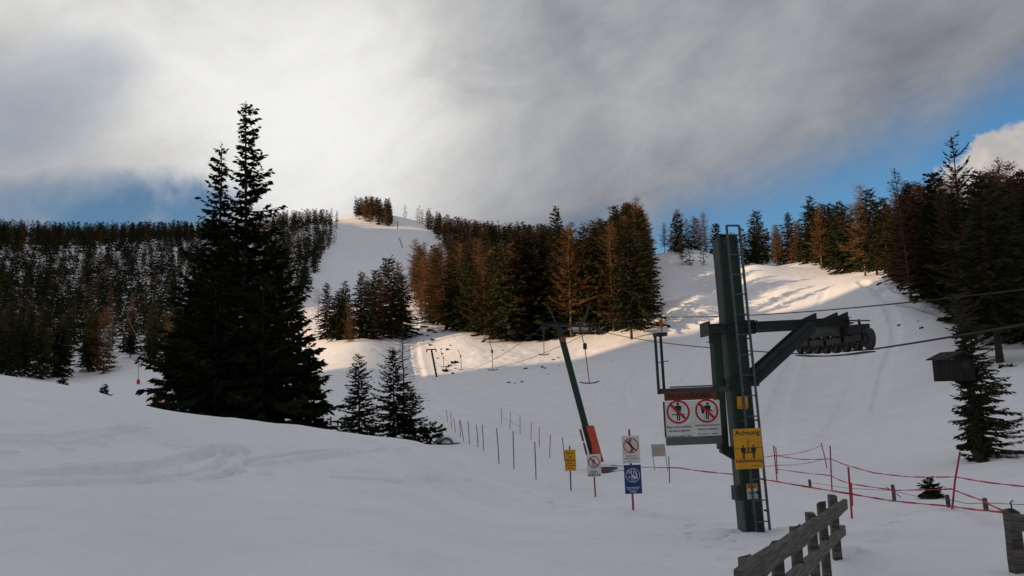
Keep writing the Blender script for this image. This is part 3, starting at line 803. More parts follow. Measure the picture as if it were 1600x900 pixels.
# ------------------------------------------------------------------ single trees near the camera
def unique_tree(name, P, h, label, cat, leafmat='hero', bark='bark', seed=1, group=None, **kw):
    pr = proto(seed, leafmat, bark, h=h, **kw)
    return tree(name, P, h, pr, label, cat, group)
def by_px(px, r, top):
    P = at(px, r); return P, height_to(P, top)
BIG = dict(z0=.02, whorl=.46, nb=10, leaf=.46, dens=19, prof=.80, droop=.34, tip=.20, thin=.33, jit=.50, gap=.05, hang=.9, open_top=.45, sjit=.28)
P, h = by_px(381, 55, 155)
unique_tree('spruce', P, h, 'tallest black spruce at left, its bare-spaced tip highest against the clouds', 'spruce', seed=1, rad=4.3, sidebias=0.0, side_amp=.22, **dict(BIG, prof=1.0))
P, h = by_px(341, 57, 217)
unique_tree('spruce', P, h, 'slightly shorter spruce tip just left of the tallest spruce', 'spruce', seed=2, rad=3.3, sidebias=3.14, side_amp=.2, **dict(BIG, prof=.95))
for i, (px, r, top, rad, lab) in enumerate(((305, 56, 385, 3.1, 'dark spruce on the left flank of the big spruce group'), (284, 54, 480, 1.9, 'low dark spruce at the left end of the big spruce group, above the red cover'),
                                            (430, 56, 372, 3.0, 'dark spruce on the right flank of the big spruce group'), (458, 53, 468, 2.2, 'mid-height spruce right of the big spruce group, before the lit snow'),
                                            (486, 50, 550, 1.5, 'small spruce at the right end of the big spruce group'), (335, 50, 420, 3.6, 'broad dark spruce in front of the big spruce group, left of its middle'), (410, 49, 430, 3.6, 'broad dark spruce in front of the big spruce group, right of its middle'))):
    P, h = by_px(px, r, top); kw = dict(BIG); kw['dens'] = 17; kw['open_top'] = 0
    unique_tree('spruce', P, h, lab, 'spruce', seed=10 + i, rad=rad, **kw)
YOUNG = dict(z0=.03, whorl=.15, nb=9, leaf=.19, dens=34, prof=.72, droop=.34, tip=.18, thin=.26, jit=.5, gap=.08, hang=.8, sjit=.3)
P, h = by_px(562, 43, 548); unique_tree('spruce', P, h, 'slender open spruce left of the two below the small stand', 'spruce', 'hero', seed=21, rad=1.15, **YOUNG)
P, h = by_px(616, 42, 538); unique_tree('spruce', P, h, 'dense dark spruce with a bare larch growing against it', 'spruce', 'hero', seed=22, rad=1.25, **YOUNG)
P, h = by_px(642, 41.5, 600); unique_tree('spruce', P, h, 'low bushy spruce at the right foot of the dense dark one', 'spruce', 'hero', seed=23, rad=1.05, **YOUNG)
P, h = by_px(541, 40, 648); unique_tree('spruce', P, h, 'tiny spruce left of the slender open spruce', 'sapling', 'hero', seed=24, rad=.42, **dict(YOUNG, leaf=.2, whorl=.12, dens=20))
P, h = by_px(581, 40, 650); unique_tree('spruce', P, h, 'tiny spruce between the slender and the dense spruce', 'sapling', 'hero', seed=25, rad=.38, **dict(YOUNG, leaf=.2, whorl=.12, dens=20))
P, h = by_px(672, 42, 660); unique_tree('spruce', P, h, 'low spread juniper-like bush at the edge of the snow hump', 'bush', 'hero', seed=26, rad=.9, **dict(YOUNG, leaf=.25, whorl=.15, prof=.4))
P, h = by_px(632, 43.5, 503); unique_tree('larch', P, h, 'thin bare larch rising behind the dense dark spruce', 'larch', 'twig', 'twig', seed=27, rad=1.15, z0=.30, whorl=.20, nb=6, leaf=.22, dens=6, prof=.35, droop=.12, tip=.05, thin=.07, jit=.5, rtrunk=.055, gap=.15)
P = at(163, 96); unique_tree('spruce', P, height_to(P, 600), 'tiny spruce alone on the far snow at left', 'sapling', 'hero', seed=28, rad=.62, **dict(YOUNG, whorl=.14, leaf=.3))
P = at(97, 120); unique_tree('spruce', P, height_to(P, 590), 'little spruce peeping over the snow hump below the left wood', 'sapling', 'hero', seed=281, rad=.9, **dict(YOUNG, whorl=.2, leaf=.4))
P = hit(1455, 777); unique_tree('spruce', P, height_to(P, 745), 'little round spruce behind the sagging red tape', 'sapling', 'needle', seed=29, rad=.30, **dict(YOUNG, leaf=.10, whorl=.045, dens=75, prof=.7, thin=.36))
# tree with the hut, its upper half almost bare
PH = hit(1531, 718); hh = height_to(PH, 455)
tree('spruce', PH, hh, proto(30, 'needle', 'bark', h=hh, rad=1.3, z0=.02, whorl=.13, nb=11, leaf=.20, dens=34, prof=.38, droop=.34, tip=.16, thin=.24, jit=.55, gap=.10, rtrunk=.21, lean=-.035, bare=.12, topbare=.42, sidebias=0.3, hang=.8, sjit=.35),
     'half bare spruce that carries the wooden hut, right of the red tape', 'spruce')
# tall singular trees standing out of the woods
def outstanding(px, pyb, pyt, label, cat, name, leafmat, bark, seed, **kw):
    P = hit(px, pyb); h = height_to(P, pyt); tree(name, P, h, proto(seed, leafmat, bark, h=h, **kw), label, cat)
outstanding(877, 527, 321, 'tallest spruce of the middle wood, above the second mast', 'conifer', 'evergreen_conifer', 'needle', 'bark', 41, rad=3.0, z0=.03, whorl=.5, nb=9, leaf=.75, dens=7, prof=.75, droop=.3, tip=.15, thin=.34, jit=.4)
outstanding(1519, 502, 211, 'tallest spruce of the right wood with sparse upturned branches', 'conifer', 'evergreen_conifer', 'needle', 'bark', 42, rad=3.1, z0=.05, whorl=.72, nb=7, leaf=.6, dens=8, prof=.62, droop=.22, tip=.30, thin=.24, jit=.5, gap=.12)
outstanding(1424, 470, 261, 'tall orange larch leaning at the front of the right wood', 'larch', 'larch', 'larch', 'larchbark', 43, rad=2.4, z0=.14, whorl=.42, nb=8, leaf=.5, dens=9, prof=.75, droop=.12, tip=.18, thin=.13, jit=.5, lean=-.03)
outstanding(1018, 462, 330, 'thin larch with a bare top at the right end of the middle wood', 'larch', 'larch', 'larch', 'bark', 44, rad=1.7, z0=.34, whorl=.55, nb=6, leaf=.5, dens=5, prof=.6, droop=.1, tip=.15, thin=.13, jit=.5, rtrunk=.17)
outstanding(1010, 468, 380, 'dark tree with a long bare trunk at the right end of the middle wood', 'conifer', 'evergreen_conifer', 'needle', 'bark', 45, rad=1.9, z0=.40, whorl=.5, nb=7, leaf=.7, dens=6, prof=.6, droop=.2, thin=.33, rtrunk=.17)
outstanding(1563, 566, 268, 'tall conifer with a bare grey lower trunk beside the hut tree', 'conifer', 'evergreen_conifer', 'needle', 'bark', 46, rad=3.2, z0=.24, whorl=.5, nb=8, leaf=.75, dens=7, prof=.7, droop=.3, thin=.34, rtrunk=.24)
outstanding(1590, 520, 243, 'pale bare larch tip highest at the right edge', 'larch', 'larch', 'larch', 'larchbark', 47, rad=2.0, z0=.2, whorl=.5, nb=7, leaf=.5, dens=6, prof=.8, droop=.1, tip=.2, thin=.11, jit=.5)
outstanding(497, 505, 452, 'thin bare orange larch alone at the left of the small stand', 'larch', 'larch', 'larch', 'larchbark', 48, rad=1.9, z0=.2, whorl=.5, nb=6, leaf=.5, dens=5, prof=.5, droop=.1, tip=.2, thin=.12, jit=.5)

# ------------------------------------------------------------------ wooden hut in the tree
def hut():
    y = PH.y - 0.35
    c = up(1492, 595, y); o = thing('hut', c, 'small dark board hut fixed high on the half bare spruce', 'hut', rz=math.radians(14))
    w, d, hgt = 1.12, .8, 0.80
    for i in range(10):
        x = -w / 2 + w * (i + .5) / 10
        MB().box((x, -d / 2 + .003 * (i % 3), hgt / 2 - .01 * (i % 2)), (w / 10 - .008, .03, hgt), bevel=.004).build('board', 'hut', o)
    for i in range(7):
        yy = -d / 2 + .02 + (d - .02) * (i + .5) / 7
        for s in (-1, 1): MB().box((s * w / 2, yy, hgt / 2), (.03, d / 7 - .008, hgt)).build('board', 'hut', o)
    MB().box((0, d / 2, hgt / 2), (w - .04, .03, hgt)).build('back_wall', 'hut', o)
    MB().box((0, 0, .02), (w - .04, d - .04, .05)).build('floor_panel', 'hut', o)
    MB().prism([(-w / 2, hgt), (w / 2, hgt), (0, hgt + .22)], -d / 2, -d / 2 + .03).build('gable', 'hut', o)
    r = MB()
    for s in (-1, 1): r.bar((0, 0, hgt + .28), (s * (w / 2 + .12), 0, hgt + .02), d + .35, .045)
    r.build('roof', 'hut', o)
    wd = MB().box((.15, -d / 2 - .022, .56), (.34, .02, .26)).build('window', 'black', o)
    MB().box((.15, -d / 2 - .035, .70), (.42, .03, .04)).box((.15, -d / 2 - .035, .42), (.42, .03, .04)).build('frame', 'hut', wd)
    MB().bar((.2, .2, -.02), (.95, .3, -.32), .06, .08).build('strut', 'hut', o)
hut()

def lump(name, c, s, hz, parent, seed, mat='snow'):
    R_ = random.Random(seed); u = 14; vs, fs = [(c[0], c[1], c[2] + hz)], []
    for rn, zz in ((.35, .93), (.7, .62), (1.0, .1), (1.08, -.6)):
        for j in range(u):
            t = 6.283 * j / u; q = s * rn * R_.uniform(.85, 1.15); vs.append((c[0] + math.cos(t) * q, c[1] + math.sin(t) * q * .8, c[2] + hz * zz))
    fs += [(0, 1 + j, 1 + (j + 1) % u) for j in range(u)]
    for k2 in range(3): fs += [(1 + k2 * u + j, 1 + (k2 + 1) * u + j, 1 + (k2 + 1) * u + (j + 1) % u, 1 + k2 * u + (j + 1) % u) for j in range(u)]
    return MB().add(vs, fs).build(name, mat, parent, True)

# ------------------------------------------------------------------ near lift mast
B = at(1175, 12.0)
def Lc(px, py, dy=0.0):
    return up(px, py, B.y + dy) - B
def near_mast():
    o = thing('lift_mast', B, 'green box steel lift mast with ladder and sheave arm, standing in the snow', 'lift mast')
    yaw = Matrix.Rotation(math.radians(9), 3, 'Z')
    top = height_to(B, 371)
    MB().bar((.008, 0, -.6), (-.085, 0, top), .39, .285, (1, 0, 0), .022).build('mast', 'green', o)
    MB().box((-.085, 0, top + .006), (.295, .40, .012), yaw, .003).build('cap_plate', 'green', o)
    def on(x, y, z): return yaw @ Vector((x - .019 * z, y * 1.08, z))
    # ladder in front of the mast
    lad = MB()
    zb, zt = height_to(B, 824), height_to(B, 359)
    for s in (-1, 1): lad.bar(on(.035 + s * .10, -.27, zb), on(.0 + s * .095, -.27, zt), .03, .028, (0, 1, 0))
    lad.bar(on(-.095, -.27, zt), on(.095, -.27, zt), .025, .025)
    lo = lad.build('ladder', 'galv', o)
    k = 0
    while zb + .12 + .285 * k < zt - .1:
        z = zb + .12 + .285 * k; f = (z - zb) / (zt - zb); xm = .035 - .035 * f
        MB().tube([on(xm - .1, -.27, z), on(xm + .1, -.27, z)], .010, 6).build('rung', 'galv', lo); k += 1
    for f in (.06, .35, .62, .95):
        z = zb + (zt - zb) * f; xm = .035 - .035 * f
        MB().bar(on(xm - .1, -.27, z), on(xm - .1, -.18, z), .03, .02).bar(on(xm + .1, -.27, z), on(xm + .1, -.18, z), .03, .02).build('bracket', 'galv', lo)
    # sheave arm: a pair of channels gripping the mast
    zb1 = height_to(B, 513); xe = Lc(1322, 505, .1).x
    arm = MB()
    for y in (-.235, .235):
        a, b = Vector((-.47, y - .03, zb1 - .01)), Vector((xe, y * .55 + .12, zb1 + .035))
        arm.bar(a, b, .02, .13)
        for s in (-1, 1): arm.bar(a + Vector((0, (.03 if y > 0 else -.03), s * .059)), b + Vector((0, (.03 if y > 0 else -.03), s * .059)), .06, .012)
    arm.box((-.46, 0, zb1), (.03, .52, .2)).box((.22, 0, zb1), (.03, .48, .17))
    arm.build('sheave_arm', 'dark', o)
    # end block with upright fins
    eb = MB(); ex = xe - .28
    eb.box((ex, .13, zb1 + .03), (.52, .22, .13), bevel=.01)
    eb.build('end_block', 'dark', o)
    for fx in (-.26, .05, .2):
        MB().prism([(ex + fx - .13, zb1 + .10), (ex + fx + .09, zb1 + .10), (ex + fx + .09, zb1 + .185), (ex + fx + .055, zb1 + .175)], .02, .045).build('fin', 'dark', o)
    MB().tube([(xe - .02, .0, zb1 + .12), (xe + .03, -.02, zb1 - .02), (xe - .01, .02, zb1 - .06), (xe - .08, .02, zb1 - .16)], .005, 5).build('wire', 'rope', o)
    # diagonal brace and collars
    zc = height_to(B, 597)
    br = MB(); q0, q1 = Vector((.12, -.22, zc + .02)), Vector((Lc(1262, 517).x, -.18, zb1 - .02))
    for dy in (0, .40): br.bar(q0 + Vector((0, dy, 0)), q1 + Vector((0, dy * .7, 0)), .18, .02, (0, 1, 0)); br.bar(q0 + Vector((0, dy, 0)), q1 + Vector((0, dy * .7, 0)), .02, .10, (0, 1, 0))
    br.build('brace', 'dark', o)
    for z, hh_ in ((zc, .13), (zb1, .20)):
        cl = MB(); cl.box((0, -.20, z), (.42, .03, hh_), yaw).box((0, .20, z), (.42, .03, hh_), yaw)
        for s in (-1, 1): cl.tube([on(s * .185, -.25, z), on(s * .185, .25, z)], .016, 6)
        cl.build('clamp_collar', 'dark', o)
    # second upright to the left that carries the sign frame
    zt2, zb2 = height_to(B, 512), height_to(B, 700)
    x0 = Lc(1119, 540).x; x1 = Lc(1130, 690).x; xm = (x0 + x1) / 2 - .02
    MB().box((xm, -.05, (zt2 + zb2) / 2), (.125, .16, zt2 - zb2), yaw, .008).build('side_upright', 'green', o)
    MB().box((xm - .06, -.14, zt2 - .09), (.10, .05, .26), yaw).box((xm - .11, -.14, zt2 - .2), (.09, .012, .012)).build('clamp_plate', 'dark', o)
    MB().prism([(xm - .03, zb2 + .03), (xm + .22, zb2 + .03), (xm + .22, zb2 - .15), (xm + .13, zb2 - .15), (xm - .03, zb2 - .05)], -.12, .06).build('foot_bracket', 'dark', o)
    # sign frame
    zf = height_to(B, 607)
    xl = Lc(1028, 607).x
    MB().bar((xl - .02, -.10, zf), (.0, -.10, zf + .005), .07, .075, bevel=.004).bar((Lc(1045, 600).x, -.10, zf + .055), (Lc(1118, 600).x, -.10, zf + .055), .09, .02).build('sign_beam', 'steel', o)
    zu = height_to(B, 521)
    MB().bar((Lc(1027, 612).x, -.12, zf - .04), (Lc(1027, 612).x - .005, -.12, zu), .035, .035).build('frame_upright', 'dark', o)
    MB().bar((Lc(1037, 605).x, -.02, zf), (Lc(1037, 605).x - .005, -.02, zu + .02), .035, .035).build('frame_upright', 'dark', o)
    MB().box((Lc(1030, 520).x, -.06, zu + .02), (.15, .20, .05), yaw).build('frame_cap', 'dark', o)
    MB().bar((Lc(1024, 563).x, -.12, height_to(B, 563)), (Lc(1042, 560).x, -.12, height_to(B, 560)), .012, .012).build('crosspiece', 'dark', o)
    MB().tube([(Lc(1033, 510).x, -.04, zu + .04), (Lc(1032, 492).x, -.04, zu + .14)], .006, 5).build('rod', 'dark', o)
    MB().tube([(Lc(1032, 503).x, -.04, zu + .13), (Lc(1032, 503).x, -.04, zu + .24)], .028, 12).build('marker', 'orange', o)
    # cable box and conduit on the left face
    MB().box(on(-.20, -.05, height_to(B, 768)), (.085, .15, .20), yaw, .008).build('junction_box', 'steel', o)
    MB().tube([on(-.17, -.16, height_to(B, 778)), on(-.175, -.17, height_to(B, 800)), on(-.17, -.17, -.1)], .024, 8).build('conduit', 'galv', o)
    # footing
    MB().box((.08, -.42, .0), (.95, .5, .15), Matrix.Rotation(math.radians(5), 3, 'Z'), .02).build('footing', 'concrete', o)
    lump('snow_clump', (.05, .05, .03), .55, .06, o, 21); lump('snow_clump', (-.42, .1, .0), .42, .10, o, 22); lump('snow_clump', (.5, .0, .0), .40, .11, o, 23)
    lump('snow_clump', (-.1, -.40, .07), .38, .045, o, 24); lump('snow_clump', (.32, -.40, .07), .34, .045, o, 25)
    for q, (x, y, s, hz) in enumerate(((-.40, -.72, .16, .07), (-.15, -.76, .13, .06), (.05, -.80, .17, .08), (.22, -.78, .12, .09), (.42, -.75, .2, .06), (.65, -.6, .25, .09), (-.62, -.5, .28, .08))):
        lump('snow_clump', (x, y - .14, -.07), s * .8, hz * .7, o, 30 + q)
    # sheave train: eight wheels along the rope line
    S0, S1 = up(1250, 553, 13.7), up(1362, 546, 10.9)
    dirn = (S1 - S0); yw = math.atan2(dirn.y, dirn.x) - math.pi / 2
    tyre = MB(); hub = MB(); R_ = .142
    tyre.ring(0, 0, R_ * .74, R_, -.035, .035, 28)
    hub.ring(0, 0, R_ * .52, R_ * .76, -.022, .022, 24); hub.disc(0, 0, R_ * .54, -.008, .008, 20); hub.disc(0, 0, R_ * .26, -.05, .05, 14)
    tm, hm = tyre.mesh('tyre', 'rubber'), hub.mesh('hub', 'hub')
    train = MB(); side = Vector((math.cos(yw), math.sin(yw), 0))
    def sp(t, dz=0, ds=0):
        p = S0.lerp(S1, t) - B; p = p + Vector((0, 0, dz + .06 * (4 * (t - .5) ** 2 - 1) * .6)) + side * ds; return p
    zw = R_ + .012
    for a, b in ((.02, .98),):
        train.bar(sp(.06, zw + .17, -.02), sp(.93, zw + .15, -.02), .14, .13)
    for i in range(4):
        t0, t1 = .02 + i * .245, .02 + i * .245 + .20
        train.bar(sp(t0, zw + .03, -.075), sp(t1, zw + .03, -.075), .012, .09); train.bar(sp(t0, zw + .03, .075), sp(t1, zw + .03, .075), .012, .09)
        train.bar(sp((t0 + t1) / 2, zw + .02, -.075), sp((t0 + t1) / 2, zw + .3, -.03), .05, .02)
        train.bar(sp(t0 - .02, -.025, .0), sp(t1 + .02, -.025, .0), .16, .018)
    fr = train.build('sheave_frame', 'dark', o)
    MB().bar(sp(.72, zw + .32, .02), sp(1.0, zw + .24, .02), .07, .018).build('rope_guard', 'steel', o)
    hang = MB(); hp = sp(.45, zw + .28)
    hang.box((hp.x - .02, .12, (hp.z + zb1) / 2), (.16, .26, zb1 - hp.z + .02)); hang.bar((hp.x, .12, zb1 - .1), hp, .22, .14)
    hang.build('hanger', 'dark', o)
    for i in range(8):
        t = .02 + .96 * i / 7
        wb = MB(); c = sp(t, zw)
        wo_ = link('sheave_wheel', hm, o); wo_.location = c; wo_.rotation_euler = (0, 0, yw + math.pi / 2)
        ty = link('tyre', tm, wo_)
    return S0, S1
S0, S1 = near_mast()

# ------------------------------------------------------------------ pictograms
def figure(mb, cx, cz, h, y, lean=0.0, arms=1):
    s = h
    mb.disc(cx + lean * s * .4, cz + .42 * s, .075 * s, y, y + .001, 12)
    mb.prism([(cx - .13 * s + lean * s * .3, cz + .32 * s), (cx + .13 * s + lean * s * .3, cz + .32 * s), (cx + .09 * s, cz - .02 * s), (cx - .09 * s, cz - .02 * s)], y, y + .001)
    for q in (-1, 1):
        mb.prism([(cx + q * .02 * s, cz - .02 * s), (cx + q * .095 * s, cz - .02 * s), (cx + q * .085 * s, cz - .5 * s), (cx + q * .025 * s, cz - .5 * s)], y + .0002, y + .0012)
        if arms: mb.prism([(cx + q * .12 * s + lean * s * .3, cz + .32 * s), (cx + q * .19 * s + lean * s * .3, cz + .28 * s), (cx + q * .17 * s, cz + .0 * s), (cx + q * .12 * s, cz + .0 * s)], y + .0004, y + .0014)
    return mb
def prohibition(o, cx, cz, r, y, wd=.16):
    MB().ring(cx, cz, r * (1 - wd), r, y - .001, y, 48).build('prohibition_ring', 'red', o)
    k = r * .9 / math.sqrt(2); hw = r * .075
    MB().prism([(cx - k - hw, cz + k - hw), (cx - k + hw, cz + k + hw), (cx + k + hw, cz - k + hw), (cx + k - hw, cz - k - hw)], y - .0035, y - .0030).build('slash', 'red', o)
def blur_lines(o, rows, y, mat):
    """rows of print too small to read: (cx, cz, width, height)"""
    R_ = random.Random(3); mb = MB()
    for cx, cz, w, h in rows:
        x = cx - w / 2
        while x < cx + w / 2 - h:
            l = min(R_.uniform(.6, 2.6) * h, cx + w / 2 - x); mb.box((x + l / 2, y, cz), (l, .0008, h * R_.uniform(.6, 1))); x += l + h * .45
    return mb.build('fine_print', mat, o)

def mast_signs():
    # board under the sign beam
    y0 = B.y - .15
    a, b, c, d = (up(*p, y0) for p in ((1038, 627), (1125, 625), (1128, 690), (1041, 699)))
    w = ((b - a).length + (c - d).length) / 2; hgt = ((d - a).length + (c - b).length) / 2
    ctr = (a + b + c + d) / 4
    o = thing('prohibition_sign', ctr, 'white double prohibition sign with grey bottom rail, hung left of the near mast', 'sign', rz=math.radians(2))
    bt = .11
    MB().box((0, 0, bt / 2), (w, .025, hgt - bt), bevel=.006).build('board', 'white', o)
    MB().box((0, .004, -hgt / 2 + bt / 2 - .002), (w + .01, .03, bt), bevel=.004).build('bottom_rail', 'signgreen', o)
    MB().box((-w / 2 - .008, .004, bt / 2), (.014, .04, hgt - bt)).build('side_rail', 'dark', o); MB().box((w / 2 + .012, .004, bt / 2), (.02, .04, hgt - bt)).build('side_rail', 'dark', o)
    y = -.0145; zc = .155; r = .165
    for cx in (-.205, .20): prohibition(o, cx, zc, r, y)
    f = figure(MB(), -.205, zc + .005, .25, y - .0022); f.prism([(-.30, zc - .03), (-.11, zc - .03), (-.11, zc - .042), (-.30, zc - .042)], y - .0028, y - .0026)
    f.prism([(-.209, zc + .16), (-.201, zc + .16), (-.201, zc - .04), (-.209, zc - .04)], y - .0028, y - .0026)
    f.build('pictogram', 'black', o)
    g = figure(MB(), .205, zc, .24, y - .0022, .12); g.disc(.135, zc + .06, .022, y - .002, y - .001); g.prism([(.12, zc + .04), (.165, zc + .05), (.165, zc - .03), (.13, zc - .04)], y - .002, y - .001)
    g.prism([(.24, zc + .03), (.285, zc - .005), (.278, zc - .02), (.235, zc + .01)], y - .002, y - .001)
    g.build('pictogram', 'black', o)
    for s, cx, z, ww, hh_ in (('Bügel nicht zwischen', -.205, -.055, .345, .036), ('die Beine nehmen', -.205, -.105, .29, .030), ('Do not straddle T-bar', -.205, -.180, .34, .026),
                              ('Kinderbeförderung am', .20, -.045, .355, .032), ('Rücken verboten', .20, -.095, .27, .026), ('Do not carry children', .20, -.165, .29, .024), ('on the back', .20, -.198, .16, .020)):
        text('lettering', s, ww, hh_, (cx, y - .001, z), o, 'black', .012)
    # orange name board above
    a, b = up(1038, 619, y0), up(1120, 617, y0); c2 = (a + b) / 2
    o = thing('name_sign', c2, 'faded orange name board above the white double prohibition sign', 'sign', rz=math.radians(2))
    wn_ = (b - a).length
    MB().box((0, .01, 0), (wn_, .025, .125), bevel=.004).build('board', 'oldorange', o)
    text('lettering', 'HOCHRINDL', wn_ * .84, .066, (0, -.0035, .002), o, 'black', .03)
    # ACHTUNG plate on the ladder
    y1 = B.y - .36
    ctr = up(1169, 701, y1); o = thing('warning_sign', ctr, 'yellow self-service warning plate with two figures on the near mast', 'sign', rz=math.radians(9))
    w, hgt = .405, .545
    MB().box((0, 0, 0), (w, .012, hgt), bevel=.004).build('plate', 'yellow', o)
    y = -.0072
    text('lettering', 'Achtung', .365, .085, (0, y, .208), o, 'black', .016)
    text('lettering', 'Selbstbedienung', .385, .066, (0, y, -.168), o, 'black', .016)
    MB().box((0, y, .012), (w * .98, .001, .006)).build('rule_line', 'black', o)
    f = MB(); figure(f, -.075, -.045, .19, y - .0016); figure(f, .075, -.045, .19, y - .0016)
    f.box((0, y - .002, -.052), (.15, .001, .010)); f.tube([(0, y - .001, -.05), (0, y - .001, .05), (-.015, y - .001, .075), (.005, y - .001, .095), (0, y - .001, .135)], .004, 4)
    f.ring(0, -.02, .018, .025, y - .002, y - .001, 16)
    f.build('pictogram', 'black', o); blur_lines(o, [(.10, -.235, .15, .010)], y, 'black')
    # mast number and the small safety plate
    y2 = B.y - .20
    ctr = up(1162, 629, y2); o = thing('number_plate', ctr, 'small yellow number one plate high on the near mast', 'sign', rz=math.radians(9))
    MB().box((0, 0, 0), (.195, .01, .175), bevel=.003).build('plate', 'yellow', o)
    text('lettering', '1', .035, .085, (-.01, -.007, .012), o, 'black', .02); blur_lines(o, [(0, -.062, .13, .014)], -.006, 'black')
    ctr = up(1177, 768, y2); o = thing('safety_plate', ctr, 'small yellow and white safety plate low on the near mast', 'sign', rz=math.radians(9))
    MB().box((0, 0, -.03), (.185, .01, .14), bevel=.003).build('plate', 'white', o)
    MB().box((0, -.001, .075), (.19, .01, .068), bevel=.003).build('header', 'yellow', o)
    f = MB()
    for cx in (-.055, .0, .055): f.ring(cx, -.015, .012, .023, -.0068, -.0058, 16)
    f.disc(.055, -.015, .012, -.0068, -.0058); f.build('pictogram', 'black', o); blur_lines(o, [(0, .085, .15, .016), (-.01, .06, .12, .012)], -.0066, 'black'); blur_lines(o, [(0, -.06, .15, .010), (0, -.082, .13, .010)], -.0058, 'signgreen')
mast_signs()

# ------------------------------------------------------------------ second mast with red padding
B2 = at(938, 34.0)
def second_mast():
    o = thing('lift_mast', B2, 'leaning green lift mast with orange-red padding round its foot', 'lift mast')
    tp = up(873, 510, B2.y + 2.0) - B2; bt = up(936, 738, B2.y) - B2; bt.z = -.3
    MB().bar(bt, tp, .27, .27, (0, 1, .2), .02).build('mast', 'green', o)
    d = (tp - bt).normalized()
    al = lambda t: bt.lerp(tp, t)
    # cross arm at the top
    x0, x1 = up(846, 507, B2.y + 2.0) - B2, up(932, 511, B2.y + 1.4) - B2
    MB().bar(x0, x1, .09, .09, bevel=.008).bar(x0 + Vector((.2, 0, .09)), x1 + Vector((-.2, 0, .09)), .03, .03).build('cross_arm', 'dark', o)
    for px0_, py0_, px1_, py1_ in ((869, 505, 856, 478), (912, 505, 920, 478)):
        MB().bar(up(px0_, py0_, B2.y + 1.9) - B2, up(px1_, py1_, B2.y + 1.6) - B2, .055, .055).build('gallows', 'steel', o)
    MB().tube([up(857, 480, B2.y + 1.7) - B2, up(890, 494, B2.y + 1.8) - B2, up(930, 508, B2.y + 1.5) - B2], .012, 5).build('stay', 'dark', o)
    ty = MB().ring(0, 0, .09, .13, -.03, .03, 24).mesh('tyre', 'rubber'); hb = MB().disc(0, 0, .10, -.02, .02, 20).mesh('hub', 'hub')
    for base in (x0, x1):
        f = MB().bar(base + Vector((0, -.55, -.18)), base + Vector((0, .55, -.10)), .04, .05).bar(base, base + Vector((0, 0, -.2)), .06, .06).build('rocker', 'dark', o)
        for k in (-.5, -.17, .17, .5):
            w = link('sheave_wheel', hb, o); w.location = base + Vector((.06, k, -.22 + k * .08)); w.rotation_euler = (0, 0, math.pi / 2 - .1); link('tyre', ty, w)
    pl = al(.905); p = thing('number_plate', B2 + pl + Vector((.03, -.20, 0)), 'small orange number two plate near the top of the leaning mast', 'sign')
    MB().box((0, 0, 0), (.24, .012, .22), bevel=.003).build('plate', 'orange', p); text('lettering', '2', .09, .14, (0, -.008, 0), p, 'black', .02)
    # padding: a thick curved mat strapped round the foot
    zx = Matrix.Rotation(math.atan2(d.x, d.z), 3, 'Y')
    pad = MB(); n_ = 14; inner, outer = [], []
    for i in range(n_ + 1):
        a = math.radians(-88 + i * 200 / n_)
        for lst, r_ in ((inner, .24), (outer, .33)): lst.append((math.cos(a) * r_ * 1.1, math.sin(a) * r_))
    zs = (0.12, 0.8, 1.5, 1.95)
    c0 = (al(.0) + Vector((0, 0, .3)))
    vs, fs = [], []
    for zi, z in enumerate(zs):
        ctr = bt + d * (z + .3)
        fl = 1.08 if zi == 0 else 1.0
        for lst in (outer, inner):
            for x, y in lst: vs.append(ctr + Vector((x * fl, y * fl, 0)))
    m_ = n_ + 1
    for zi in range(len(zs) - 1):
        o0, o1 = zi * 2 * m_, (zi + 1) * 2 * m_
        for i in range(n_):
            fs.append((o0 + i, o0 + i + 1, o1 + i + 1, o1 + i)); fs.append((o0 + m_ + i + 1, o0 + m_ + i, o1 + m_ + i, o1 + m_ + i + 1))
        fs.append((o0 + m_, o0, o1, o1 + m_)); fs.append((o0 + n_, o0 + m_ + n_, o1 + m_ + n_, o1 + n_))
    last = (len(zs) - 1) * 2 * m_
    for i in range(n_): fs.append((last + i, last + i + 1, last + m_ + i + 1, last + m_ + i)); fs.append((i + 1, i, m_ + i, m_ + i + 1))
    pad.add(vs, fs).build('padding', 'pad', o, True)
    bk = MB(); 
    for i, z in enumerate((.35, .95, 1.55)): bk.box(bt + d * (z + .3) + Vector((-.26, -.02, 0)), (.07, .36, .52), zx, .02)
    bk.build('padding_edge', 'padback', o)
    MB().bar(up(938, 733, B2.y - .1) - B2, up(966, 734, B2.y - .2) - B2, .5, .22, bevel=.02).build('footing', 'concrete', o)
    lump('snow_clump', up(967, 729, B2.y - .1) - B2, .42, .20, o, 3); lump('snow_clump', up(952, 725, B2.y) - B2, .5, .13, o, 4)
second_mast()

